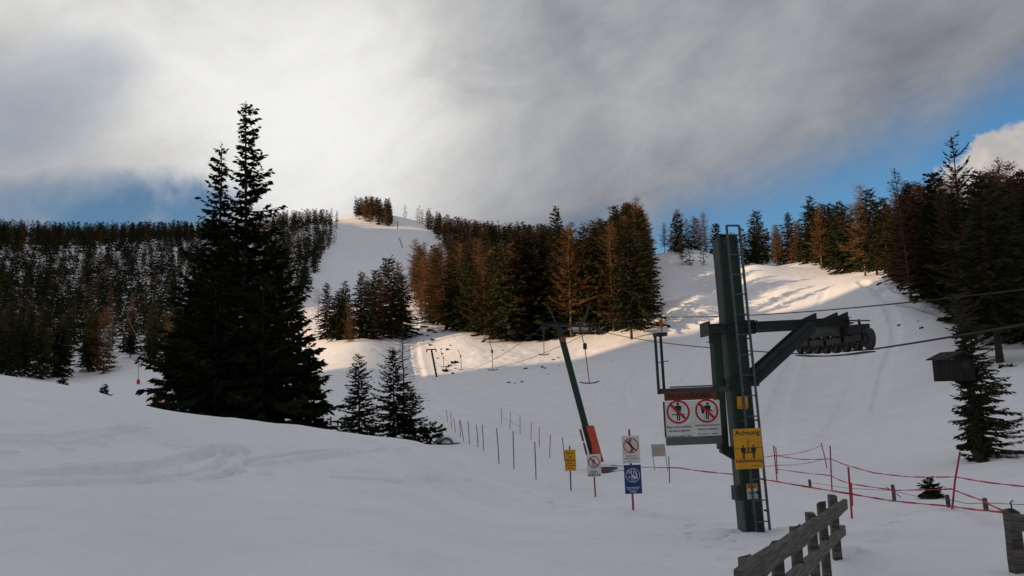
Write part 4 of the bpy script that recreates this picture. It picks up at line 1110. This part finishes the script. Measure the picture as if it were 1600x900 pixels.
# ------------------------------------------------------------------ masts farther up the line
def far_mast(px, pyb, pxt, pyt, label, arm, w=.26):
    P = hit(px, pyb); h = height_to(P, pyt); t = up(pxt, pyt, P.y) - P
    o = thing('lift_mast', P, label, 'lift mast')
    MB().bar((0, 0, -.4), t, w, w, (0, 1, 0), .02).build('mast', 'dark', o)
    MB().bar(t + Vector((-arm, 0, 0)), t + Vector((arm, 0, 0)), .16, .16).build('cross_arm', 'dark', o)
    lad = MB()
    for k in range(7): lad.bar(t * (.15 + k * .11) + Vector((-.25, -.2, 0)), t * (.15 + k * .11) + Vector((.25, -.2, 0)), .05, .05)
    lad.build('step', 'steel', o)
    hb = MB().disc(0, 0, .2, -.04, .04, 14).mesh('sheave_wheel', 'rubber')
    for s in (-1, 1):
        for k in (-.3, .3): q = link('sheave_wheel', hb, o); q.location = t + Vector((s * arm * .95, k, -.2)); q.rotation_euler = (0, 0, math.pi / 2)
    return P + t
T3 = far_mast(683, 589, 674, 546, 'small leaning lift mast at the foot of the cut lift line', .75)
T4 = far_mast(661, 499, 655, 474, 'thin lift mast between the small stand and the middle wood', 1.0)
T5 = far_mast(629, 387, 624, 372, 'far lift mast half way up the upper piste', 1.6, .6)
T6 = far_mast(621.5, 357, 620.5, 346, 'farthest lift mast just below the ridge gap', 1.6, .7)

# ------------------------------------------------------------------ ropes
def rope(name, pts, sag, label, rad=.011):
    out = []
    for (a, b), s in zip(zip(pts[:-1], pts[1:]), sag):
        a, b = Vector(a), Vector(b)
        for k in range(16):
            t = k / 16; p = a.lerp(b, t); p.z -= s * 4 * t * (1 - t); out.append(p)
    out.append(Vector(pts[-1]))
    o = MB().tube(out, rad, 6).build(name, 'rope'); return tag(o, label, 'cable'), out
A2r, A2l = up(930, 515, B2.y + 1.4), up(848, 511, B2.y + 2.0)
low_end = S1 + (S1 - S0).normalized() * 9 + Vector((.2, 0, .55))
_, RR = rope('haul_rope', [T4 + Vector((1, 0, -.3)), T3 + Vector((.7, 0, -.35)), A2r, S0, S1, low_end], [.8, 2.2, .15, 0, .05], 'lower steel haul rope running under the near sheave wheels', .012)
e1 = up(1600, 452, 10.2); e0 = up(1030, 495, 23.0)
_, RL = rope('haul_rope', [T5 + Vector((-1.5, 0, -.3)), T4 + Vector((-1, 0, -.3)), T3 + Vector((-.7, 0, -.35)), A2l, e0, e1, e1 + (e1 - e0) * .5], [3, .8, 2.4, .05, .12, 0], 'upper steel return rope passing behind the near mast', .011)

# ------------------------------------------------------------------ T-bars
def tbar(px, y, py_rope, py_box, py_bar, half, label, swing=0.0):
    a = up(px - 4, py_rope, y); bx_ = up(px, py_box, y); c = up(px + swing, py_bar, y)
    o = thing('t_bar', c, label, 't-bar', 't-bars hanging from the lift rope')
    a, bx_ = a - c, bx_ - c; k = (a - bx_).length
    sc = half / .39
    MB().tube([a, a.lerp(bx_, .3) + Vector((-.06, 0, 0)), a.lerp(bx_, .65) + Vector((-.05, 0, 0)), bx_.lerp(a, .1)], .013 + .0002 * y, 6).build('hanger', 'dark', o)
    MB().box(bx_, (.15 * sc, .15 * sc, .26 * sc), bevel=.03).build('spring_box', 'dark', o)
    MB().tube([bx_ + Vector((0, 0, -.12 * sc)), (0, 0, 0)], .014 + .0002 * y, 6).build('rod', 'polered', o)
    MB().tube([(-half, 0, .05 * sc), (-half * .6, 0, -.005), (0, 0, -.02), (half * .6, 0, -.005), (half, 0, .06 * sc)], .020 + .0002 * y, 6).build('crossbar', 'black', o)
tbar(914, 32.5, 513, 541, 598, .39, 'nearest t-bar hanging right of the leaning mast', 7)
tbar(849.5, 44, 508, 520, 554, .30, 't-bar hanging just left of the leaning mast top', .5)
tbar(769, 56, 521, 549, 578, .36, 't-bar in the middle of the slope, third from the right', 1)
tbar(720, 88, 545, 557, 577, .36, 'small t-bar second from the far mast', 1)
tbar(693, 106, 548, 559, 573, .36, 'smallest t-bar next to the far mast', 0)

# ------------------------------------------------------------------ signs on poles
def pole_sign(name, px, py, top, label, polemat, boards):
    P = hit(px, py); h = height_to(P, top); s = math.hypot(P.x, P.y) / F
    o = thing(name, P, label, 'sign')
    lean = (up(boards[0][0], top, P.y) - P).x - 0.0
    MB().tube([(0, 0, -.3), (lean, 0, h)], .024, 8).build('pole', polemat, o)
    return P, o, s
P, o, s = pole_sign('crossing_sign', 892, 768, 697, 'yellow board on a thin blue pole left of the leaning mast', 'poleblue', [(890, 0)])
zc, zh = (height_to(P, 719)), (height_to(P, 703) - height_to(P, 736)); w = 17.0 * s; xo = (up(891, 719, P.y) - P).x
MB().box((xo, -.045, zc), (w, .012, zh), bevel=.003).build('board', 'yellow', o)
for t_, f_, wd_, hh_ in (('Queren', .34, .66, .105), ('der', .17, .30, .085), ('Lifttrasse', .005, .88, .10)): text('lettering', t_, w * wd_, zh * hh_, (xo, -.053, zc + zh * f_), o, 'black', .012)
MB().box((xo, -.0525, zc - zh * .245), (w * .96, .002, zh * .022)).build('rule_line', 'black', o)
blur_lines(o, [(xo, zc - zh * .135, w * .55, zh * .045), (xo, zc - zh * .38, w * .38, zh * .055)], -.0525, 'black')

P, o, s = pole_sign('prohibition_sign', 930.5, 776, 702, 'white square prohibition sign on a thin red pole before the red padding', 'polered', [(926, 0)])
zc, zh = height_to(P, 727), height_to(P, 709) - height_to(P, 744); w = 21.0 * s; xo = (up(928, 727, P.y) - P).x
MB().box((xo, -.045, zc), (w, .012, zh), bevel=.003).build('board', 'white', o)
prohibition(o, xo, zc + zh * .15, w * .42, -.053, .14)
f = MB(); figure(f, xo - w * .05, zc + zh * .15, w * .5, -.0545, .1); f.box((xo - w * .02, -.0545, zc - zh * .03), (w * .4, .001, w * .03)); f.build('pictogram', 'black', o)
blur_lines(o, [(xo, zc - zh * .27, w * .6, zh * .05), (xo, zc - zh * .34, w * .75, zh * .045), (xo, zc - zh * .43, w * .85, zh * .06)], -.0525, 'black')

P, o, s = pole_sign('piste_sign', 989.5, 798, 671, 'white no-weaving sign above a blue instruction board on one red pole', 'polered', [(983, 0)])
z1, zh1 = height_to(P, 702), height_to(P, 681) - height_to(P, 724); w = 26.5 * s; xo = (up(985.5, 702, P.y) - P).x
MB().box((xo, -.045, z1), (w, .012, zh1), bevel=.003).build('white_board', 'white', o)
prohibition(o, xo, z1 + zh1 * .14, w * .43, -.053, .12)
f = MB()
for q in (-.04, .04): f.tube([(xo + w * (q + .0), -.0545, z1 + zh1 * .36), (xo + w * (q - .1), -.0545, z1 + zh1 * .24), (xo + w * (q + .02), -.0545, z1 + zh1 * .12), (xo + w * (q + .10), -.0545, z1 + zh1 * .02), (xo + w * (q - .02), -.0545, z1 - zh1 * .09)], .011, 5)
f.build('pictogram', 'black', o)
text('lettering', 'Aus der Spur', w * .62, zh1 * .055, (xo, -.053, z1 - zh1 * .24), o, 'black', .012); text('lettering', 'fahren verboten', w * .74, zh1 * .055, (xo, -.053, z1 - zh1 * .32), o, 'black', .012)
blur_lines(o, [(xo, z1 - zh1 * .42, w * .4, zh1 * .03)], -.0525, 'signgreen')
z2, zh2 = height_to(P, 748.5), height_to(P, 726) - height_to(P, 771); xo2 = (up(988.5, 748, P.y) - P).x
MB().box((xo2, -.048, z2), (w * .97, .012, zh2), bevel=.003).build('blue_board', 'blue', o)
f = MB(); cz = z2 + zh2 * .14; rr = w * .40
f.ring(xo2, cz, rr * .93, rr, -.056, -.055, 40)
for q in (-.06, .06): f.box((xo2 + q * w, -.0555, cz), (w * .035, .001, rr * 1.75))
f.ring(xo2 - w * .19, cz + rr * .45, w * .05, w * .09, -.0568, -.0558, 18); f.prism([(xo2 - .03, cz + .02), (xo2 + .10, cz - .05), (xo2 + .09, cz - .09), (xo2 - .03, cz - .03)], -.0572, -.0566)
f.prism([(xo2 + .04, cz + .10), (xo2 + .07, cz + .09), (xo2 + .11, cz - .03), (xo2 + .08, cz - .03)], -.0572, -.0566)
f.box((xo2 - w * .2, -.057, cz - rr * .25), (w * .13, .001, w * .035)); f.box((xo2 - w * .2, -.0575, cz - rr * .25), (w * .035, .001, w * .13))
f.build('pictogram', 'white', o)
blur_lines(o, [(xo2, z2 - zh2 * .28, w * .82, zh2 * .03), (xo2, z2 - zh2 * .335, w * .7, zh2 * .03), (xo2, z2 - zh2 * .41, w * .45, zh2 * .03), (xo2, z2 - zh2 * .455, w * .3, zh2 * .025)], -.0555, 'white')

def net_sign():
    P = hit(1030, 735); s = math.hypot(P.x, P.y) / F
    o = thing('fabric_sign', P, 'pale see-through fabric panel on two thin sticks behind the tape', 'sign')
    z1, z2 = height_to(P, 713), height_to(P, 694)
    for q, px in ((-1, 1018), (1, 1038)):
        x = (up(px, 700, P.y) - P).x; MB().tube([(x + .1, 0, -.3), (x, 0, z2 + .02)], .013, 6).build('stick', 'wood', o)
    xa, xb = (up(1018, 700, P.y) - P).x, (up(1038, 700, P.y) - P).x
    MB().box(((xa + xb) / 2, -.02, (z1 + z2) / 2), (xb - xa, .006, z2 - z1)).build('panel', 'fabric', o)
    blur_lines(o, [((xa + xb) / 2, (z1 + z2) / 2 + .05, .2, .05), ((xa + xb) / 2, (z1 + z2) / 2 - .04, .26, .03)], -.026, 'faded')
net_sign()

# ------------------------------------------------------------------ marker poles on the snow
def ordinal(i): return ['first', 'second', 'third', 'fourth', 'fifth', 'sixth', 'seventh', 'eighth', 'ninth', 'tenth', 'eleventh'][i]
CN = {'polered': 'red', 'poleblue': 'blue', 'polegrey': 'faded violet'}
def pole(px, pyb, pxt, pyt, mat, label, group, rad=.020):
    P = hit(px, pyb); h = height_to(P, pyt); x = (up(pxt, pyt, P.y) - P).x
    m = MB().tube([(0, 0, -.25), (x * .5 + .004, .003, h * .5), (x, 0, h)], rad, 7)
    m.tube([(x * .98, 0, h - .005), (x, 0, h + .012)], rad * 1.12, 7)
    o = m.build('marker_pole', mat, None, True); o.location = P
    return tag(o, label, 'pole', group), P, h
FR = [(699.5, 659, 697.5, 641, 'polegrey'), (705.8, 669, 704, 645, 'polegrey'), (711.8, 676, 709, 654, 'polered'), (719.8, 683, 718, 657, 'polered'), (725.5, 691, 719, 657, 'polered'), (733.5, 694, 731.5, 659, 'poleblue'),
      (747.3, 699, 744.5, 664, 'polegrey'), (755.8, 704, 753.5, 664, 'poleblue'), (780, 723.5, 776, 669, 'poleblue'), (803, 733.5, 801.5, 674, 'poleblue'), (837.5, 748.5, 835.5, 691, 'poleblue')]
BK = [(783.5, 662, 783, 638, 'polegrey'), (796.5, 671, 797.5, 644, 'polegrey'), (812.5, 678.5, 812.5, 648.5, 'poleblue'), (829.2, 687.5, 830.5, 660, 'polered'), (842.5, 698, 842.5, 668, 'polered'), (858.4, 714.5, 860, 680, 'polered'), (882.5, 720, 878.5, 683, 'poleblue')]
for i, q in enumerate(FR): pole(*q, f'{CN[q[4]]} thin pole, {ordinal(i)} from the left in the front pole row', 'marker poles along the lift track')
BKO = [pole(*q, f'{CN[q[4]]} thin pole, {ordinal(i)} from the left in the rear pole row', 'marker poles along the lift track') for i, q in enumerate(BK)]
pole(1046, 755, 1045, 714, 'poleblue', 'lone blue pole in front of the pale fabric panel', 'marker poles along the lift track', .018)
TP = {}
for key, q, lab in (('a', (1331, 811, 1325.5, 731, 'polered'), 'red tape pole nearest the end of the wooden fence'), ('a2', (1331.5, 790, 1330, 755, 'polered'), 'short red pole stub close beside the fence-end tape pole'),
                    ('b', (1299.5, 766, 1297, 697, 'polered'), 'straight dark red tape pole behind the wooden fence end'), ('c', (1214, 751, 1208.5, 697, 'polered'), 'left one of the twin red tape poles beside the mast'),
                    ('d', (1214.6, 740, 1212, 699, 'polered'), 'right one of the twin red tape poles beside the mast'), ('e', (1293, 731, 1283, 692, 'polered'), 'slanting thin red pole holding the tape corner'),
                    ('f', (1484, 796, 1500, 708, 'polered'), 'tilted red tape pole between the hut tree and little spruce')):
    TP[key] = pole(*q, lab, 'red poles carrying the tape', .021)

def tape(name, pts, label, hgt=.05, sag=.04):
    P = [up(px, py, y) for px, py, y in pts]; mb = MB()
    for k, (a, b) in enumerate(zip(P[:-1], P[1:])):
        prev = a
        for i in range(1, 9):
            t = i / 8; q = a.lerp(b, t); q.z -= sag * (b - a).length * .25 * 4 * t * (1 - t) * .5
            tw = 1.2 * math.sin(i * .8 + k * 2.1)          # the tape twists along its length
            mb.bar(prev, q, .003 + hgt * .35 * abs(math.sin(tw)), .005 + hgt * .55 * abs(math.cos(tw))); prev = q
    return tag(mb.build(name, 'tapered'), label, 'tape')
ya, yb, yc, ye, yf = (TP[k][1].y for k in 'abcef')
tape('barrier_tape', [(955, 727, B2.y - 1.5), (1060, 731, 24), (1145, 741, 18), (1205, 751, 17.5), (1331, 772, ya), (1397, 783, ya + .3), (1487, 791, yf), (1575, 801, yf - 5)], 'lowest red tape running from the leaning mast past the fence', .06, .02)
tape('barrier_tape', [(1150, 716, yc + 3), (1210, 712, yc), (1284, 696, ye)], 'topmost red tape rising to the slanting pole', .04, .10)
tape('barrier_tape', [(1212, 712, yc), (1255, 718, (yc + yb) / 2), (1298, 717, yb), (1320, 726, yb - 2), (1366, 739, yb - 3), (1420, 745, yf + 3), (1493, 745, yf), (1545, 754, yf - 1.5), (1620, 762, yf - 3)], 'upper red tape sagging above the little round spruce', .05, .02)
tape('barrier_tape', [(1195, 729, yc - .5), (1213, 727, yc), (1293, 716, ye)], 'short red tape crossing from the twin poles to the slanting pole', .035, .08)
tape('barrier_tape', [(1213, 733, yc), (1298, 743, yb), (1330, 756, ya + 2), (1398, 766, yf + 1.5), (1487, 764, yf), (1535, 782, yf - 2), (1575, 801, yf - 5)], 'middle red tape passing in front of the little round spruce', .05, .03)
tape('barrier_tape', [(1384, 745 + 16, yf + 1), (1396, 768, yf + 1), (1408, 777, yf + 1)], 'loose red tape end dangling by a wooden post', .04, .0)
tape('barrier_tape', [(783.5, 649, BKO[0][1].y), (797, 657, BKO[1][1].y), (812, 666, BKO[2][1].y)], 'short red cord linking three poles of the rear row', .03, .15)
def stake(px, pyb, pyt, label, r=.05):
    P = hit(px, pyb); h = height_to(P, pyt)
    o = MB().tube([(0, 0, -.3), (.0, 0, h * .5), (-.01, 0, h - .02), (-.01, 0, h)], [r, r * .97, r * .95, r * .7], 8).build('wooden_post', 'wood'); o.location = P
    return tag(o, label, 'post', 'old wooden posts in the snow'), P, h
ST = [stake(1266, 761, 749, 'short wooden post behind the fence, left of the dark red pole'), stake(1397.5, 783, 757, 'grey wooden post left of the little round spruce'),
      stake(1482, 792, 773, 'grey wooden post just left of the tilted red pole'), stake(1541, 798, 778, 'grey wooden post right of the tilted red pole'),
      stake(517, 664, 651, 'dark stub post below the right end of the big spruce group', .06), stake(528, 667, 656, 'lower dark stub post beside the tiny spruce', .06)]
tops = [q[1] + Vector((0, -.05, q[2] * .6)) for q in ST[:4]]
w_ = MB()
for a, b in zip(tops[:-1], tops[1:] ): w_.tube([a, a.lerp(b, .5) - Vector((0, 0, .05)), b], .006, 4)
w_.tube([tops[3], tops[3] + Vector((2.2, -1.2, -.05))], .006, 4)
tag(w_.build('fence_wire', 'rope'), 'thin wire strung between the grey wooden posts', 'wire')

# ------------------------------------------------------------------ plank fences in the foreground
def plank(o, a, b, hgt, th, name='rail', seed=0):
    """a weathered plank from a to b with a slightly wavy edge, built along local x"""
    R_ = random.Random(seed); a, b = Vector(a), Vector(b); L = (b - a).length; n_ = 14; vs, fs = [], []
    wt = [R_.uniform(-.006, .006) for _ in range(n_ + 1)]; wb = [R_.uniform(-.010, .010) for _ in range(n_ + 1)]
    for i in range(n_ + 1):
        x = L * i / n_ + (R_.uniform(-.01, .01) if i in (0, n_) else 0)
        for y, z in ((-th / 2, -hgt / 2 + wb[i]), (th / 2, -hgt / 2 + wb[i] + .004), (th / 2, hgt / 2 + wt[i]), (-th / 2, hgt / 2 + wt[i] - .003)): vs.append((x, y, z))
    for i in range(n_):
        for j in range(4): fs.append((4 * i + j, 4 * i + (j + 1) % 4, 4 * i + 4 + (j + 1) % 4, 4 * i + 4 + j))
    fs += [(3, 2, 1, 0), (4 * n_, 4 * n_ + 1, 4 * n_ + 2, 4 * n_ + 3)]
    q = MB().add(vs, fs).build(name, 'plank', o); q.location = a
    q.rotation_euler = (b - a).to_track_quat('X', 'Z').to_euler(); return q
def post(o, x, y, z0, z1, w, seed, d=None):
    R_ = random.Random(seed); m = MB(); vs, fs = [], []; n_ = 5; d = d or w
    for i in range(n_ + 1):
        t = i / n_; k = R_.uniform(.94, 1.05)
        for sx, sy in ((-1, -1), (1, -1), (1, 1), (-1, 1)): vs.append((x + sx * w / 2 * k, y + sy * d / 2 * k, z0 + (z1 - z0) * t + (R_.uniform(-.02, .02) if i == n_ else 0)))
    for i in range(n_):
        for j in range(4): fs.append((4 * i + j, 4 * i + (j + 1) % 4, 4 * i + 4 + (j + 1) % 4, 4 * i + 4 + j))
    fs += [(3, 2, 1, 0), (4 * n_, 4 * n_ + 1, 4 * n_ + 2, 4 * n_ + 3)]
    return m.add(vs, fs).build('post', 'wood', o)
def fence():
    E = up(1321, 787, 7.7); Nn = up(1165, 901, 3.25); base = Vector((Nn.x, Nn.y, G(Nn.x, Nn.y)))
    o = thing('plank_fence', base, 'weathered grey plank fence leading from the bottom edge towards the mast', 'fence')
    E, Nn = E - base, Nn - base; dv = (E - Nn); Nn2 = Nn - dv.normalized() * .12
    plank(o, Nn2, E, .090, .04, seed=1)
    E2 = up(1318, 827, 7.65) - base; N2 = E2 - Vector((dv.x, dv.y, dv.z * 1.02)) + Vector((0, 0, .02))
    plank(o, N2, E2, .076, .04, seed=2)
    nrm = Vector((dv.y, -dv.x, 0)).normalized()          # to the right of the fence
    for i, (px, py) in enumerate(((1313, 773), (1296, 784), (1279, 801), (1255, 820), (1226, 848), (1181, 874))):
        d_ = ray(px, 800); k = d_.x / d_.y                # where that column crosses the fence line
        t = (base.x + Nn.x - k * (base.y + Nn.y)) / (k * dv.y - dv.x)
        p = Nn + dv * t + nrm * -.055
        ztop = up(px, py, base.y + p.y).z - base.z
        g = G(base.x + p.x, base.y + p.y) - base.z
        post(o, p.x, p.y, g - .4, ztop, .055 if i else .066, i, .055)
fence()
def fence_right():
    a = up(1578, 815, 6.0); base = Vector((a.x, a.y, G(a.x, a.y)))
    o = thing('plank_fence', base, 'end of another plank fence cut off by the right edge', 'fence')
    dr = Vector((.55, -.83, .02)); a = a - base
    plank(o, a, a + dr * 2.6, .11, .04, seed=5)
    c = up(1585, 873, 6.0) - base
    plank(o, c, c + dr * 2.6, .11, .04, seed=6)
    p = up(1588, 850, 6.05) - base
    post(o, p.x + .03, p.y + .07, -.4, (up(1588, 799, 6.05) - base).z, .085, 8)
    p2 = a + dr * 1.5; post(o, p2.x + .07, p2.y + .07, -.5, p2.z + .12, .085, 9)
    MB().tube([a + Vector((.06, .05, .02)), a + Vector((.05, .05, .13)), a + Vector((.07, .05, .14))], .006, 4).build('wire_end', 'rope', o)
fence_right()

# ------------------------------------------------------------------ snow making gear at the left
def lance():
    P = hit(216, 601); o = thing('snow_lance', P, 'tall slanting snow lance with a red pad on the far snow', 'snow lance')
    zt = height_to(P, 551); x1 = (up(200, 497, P.y) - P).x; z1 = height_to(P, 497); x2 = (up(238, 575, P.y) - P).x; z2 = height_to(P, 575)
    MB().tube([(0, 0, -.3), (-.1, 0, zt)], .04, 8).build('stand', 'galv', o)
    MB().tube([(x2, 0, z2), (x1, 0, z1)], [.06, .04], 8).build('lance_tube', 'galv', o)
    MB().box((x1, 0, z1), (.25, .2, .3), bevel=.03).build('nozzle_head', 'dark', o)
    h0, h1 = height_to(P, 600), height_to(P, 593)
    MB().tube([(0, 0, h0), (0, 0, (h0 + h1) / 2), (0, 0, h1)], [.22, .24, .21], 14).build('pad', 'snowred', o, True)
lance()
def cover():
    P = hit(246, 628); s = math.hypot(P.x, P.y) / F
    o = thing('covered_snow_gun', P, 'red cover over a snow gun at the left foot of the big spruces', 'snow gun')
    h = height_to(P, 610); w = 6.5 * s
    R_ = random.Random(4); vs, fs = [], []; n_ = 14
    for k, (z, q) in enumerate(((-.1, 1.05), (.2 * h, 1.05), (.55 * h, .85), (.8 * h, .62), (.97 * h, .35), (h, .1))):
        for j in range(n_):
            t = 6.283 * j / n_; r_ = w * q * R_.uniform(.88, 1.1); vs.append((math.cos(t) * r_ + .12 * w * (z / h), math.sin(t) * r_ * .8, z))
    for k in range(5):
        for j in range(n_): fs.append((k * n_ + j, k * n_ + (j + 1) % n_, (k + 1) * n_ + (j + 1) % n_, (k + 1) * n_ + j))
    fs.append(tuple(range(5 * n_, 6 * n_)))
    MB().add(vs, fs).build('cover', 'snowred', o, True)
    MB().tube([(w * .7, -.1, 0), (w * .5, -.1, h * .8), (w * .1, -.05, h * 1.02)], .03, 6).build('strap', 'dark', o)
cover()

# ------------------------------------------------------------------ pipe mouth in the dip
def culvert():
    P = hit(698, 694); o = thing('drain_pipe', P, 'dark drain mouth under a lip of snow at the end of the hump', 'drain')
    MB().ring(0, .0, .28, .36, -.3, .5, 24).build('pipe', 'concrete', o); MB().disc(0, 0, .28, .2, .25, 20).build('shade_disc', 'black', o)  # black disc put in for the shade deep in the pipe
    lump('snow_lip', (0, .25, .2), .62, .24, o, 7)
culvert()

# ------------------------------------------------------------------ shrub tips sticking out of the snow
def tuft_mesh(seed, s, n_=46):
    R_ = random.Random(seed); vs, fs = [], []
    for i in range(n_):
        a = R_.uniform(0, 6.28); e = R_.uniform(.15, 1.3); d = Vector((math.cos(a) * math.cos(e), math.sin(a) * math.cos(e), math.sin(e)))
        p = Vector((math.cos(a), math.sin(a), 0)) * R_.uniform(0, .5) * s; l = s * R_.uniform(.35, .8); b = d.cross(Vector((R_.uniform(-1, 1), R_.uniform(-1, 1), .4))).normalized() * l * .22
        k = len(vs); vs += [p, p + d * l * .5 + b, p + d * l, p + d * l * .5 - b]; fs.append((k, k + 1, k + 2, k + 3))
    return MB().add(vs, fs).mesh('shrub_tip', 'shrub')
TM = [tuft_mesh(70 + i, .5) for i in range(4)]
TUFTS = [(822, 577, 1.1), (847, 574, .9), (851, 576, .8), (864, 563, .9), (873, 561, 1.1), (873, 572, .5), (857, 585, .5), (795, 598, .8), (804, 599, .6), (815, 597, .8), (759, 560, .7), (786, 548, .7), (774, 580, .4),
         (699, 574, 1.0), (709, 568, 1.5), (714, 567, 1.3), (703, 572, 1.1), (695, 580, 1.6), (697, 581, 1.4), (708, 584, 1.0), (712, 576, .7), (689, 546, .7), (699, 547, 1.0), (704, 540, .7), (691, 553, .7), (684, 560, .8),
         (672, 540, 1.0), (676, 532, 1.1), (668, 525, .8), (680, 520, 1.3), (1405, 509, .9), (1440, 513, 1.0), (1435, 502, .6), (1431, 521, .4), (1566, 719, .7), (1583, 721, .5), (612, 560, .6), (585, 598, .6), (957, 565, .4)]
for i, (px, py, s) in enumerate(TUFTS):
    P = hit(px, py); o = link('shrub_tip', TM[i % 4]); o.location = P - Vector((0, 0, .06)); o.rotation_euler = (0, 0, i * 1.7)
    k = .8 * s * min(1.5, max(.35, math.hypot(P.x, P.y) / 110)); o.scale = (k * .85, k * .85, k * 1.25)
    where = 'on the lift side bank' if px < 716 else 'on the slope below the middle wood' if px < 1000 else 'beside the hut tree' if py > 600 else 'on the right-hand piste'
    tag(o, f'dark shrub tip poking through the snow {where}', 'shrub', 'shrub tips ' + where)
for i, (px, py, s, lab) in enumerate(((922, 522, 3.0, 'larger dark bush under the leaning mast arm, left one'), (931, 516, 2.4, 'larger dark bush under the leaning mast arm, right one'), (662, 512, 2.6, 'dark bush at the corner of the lift cut'), (674, 517, 2.4, 'dark bush right of the lift cut corner'), (1572, 574, 1.4, 'dark twigs round the bare grey trunk'))):
    P = hit(px, py); o = link('bush', TM[i % 4]); o.location = P - Vector((0, 0, .1)); o.scale = (s, s, s * .8); tag(o, lab, 'bush')
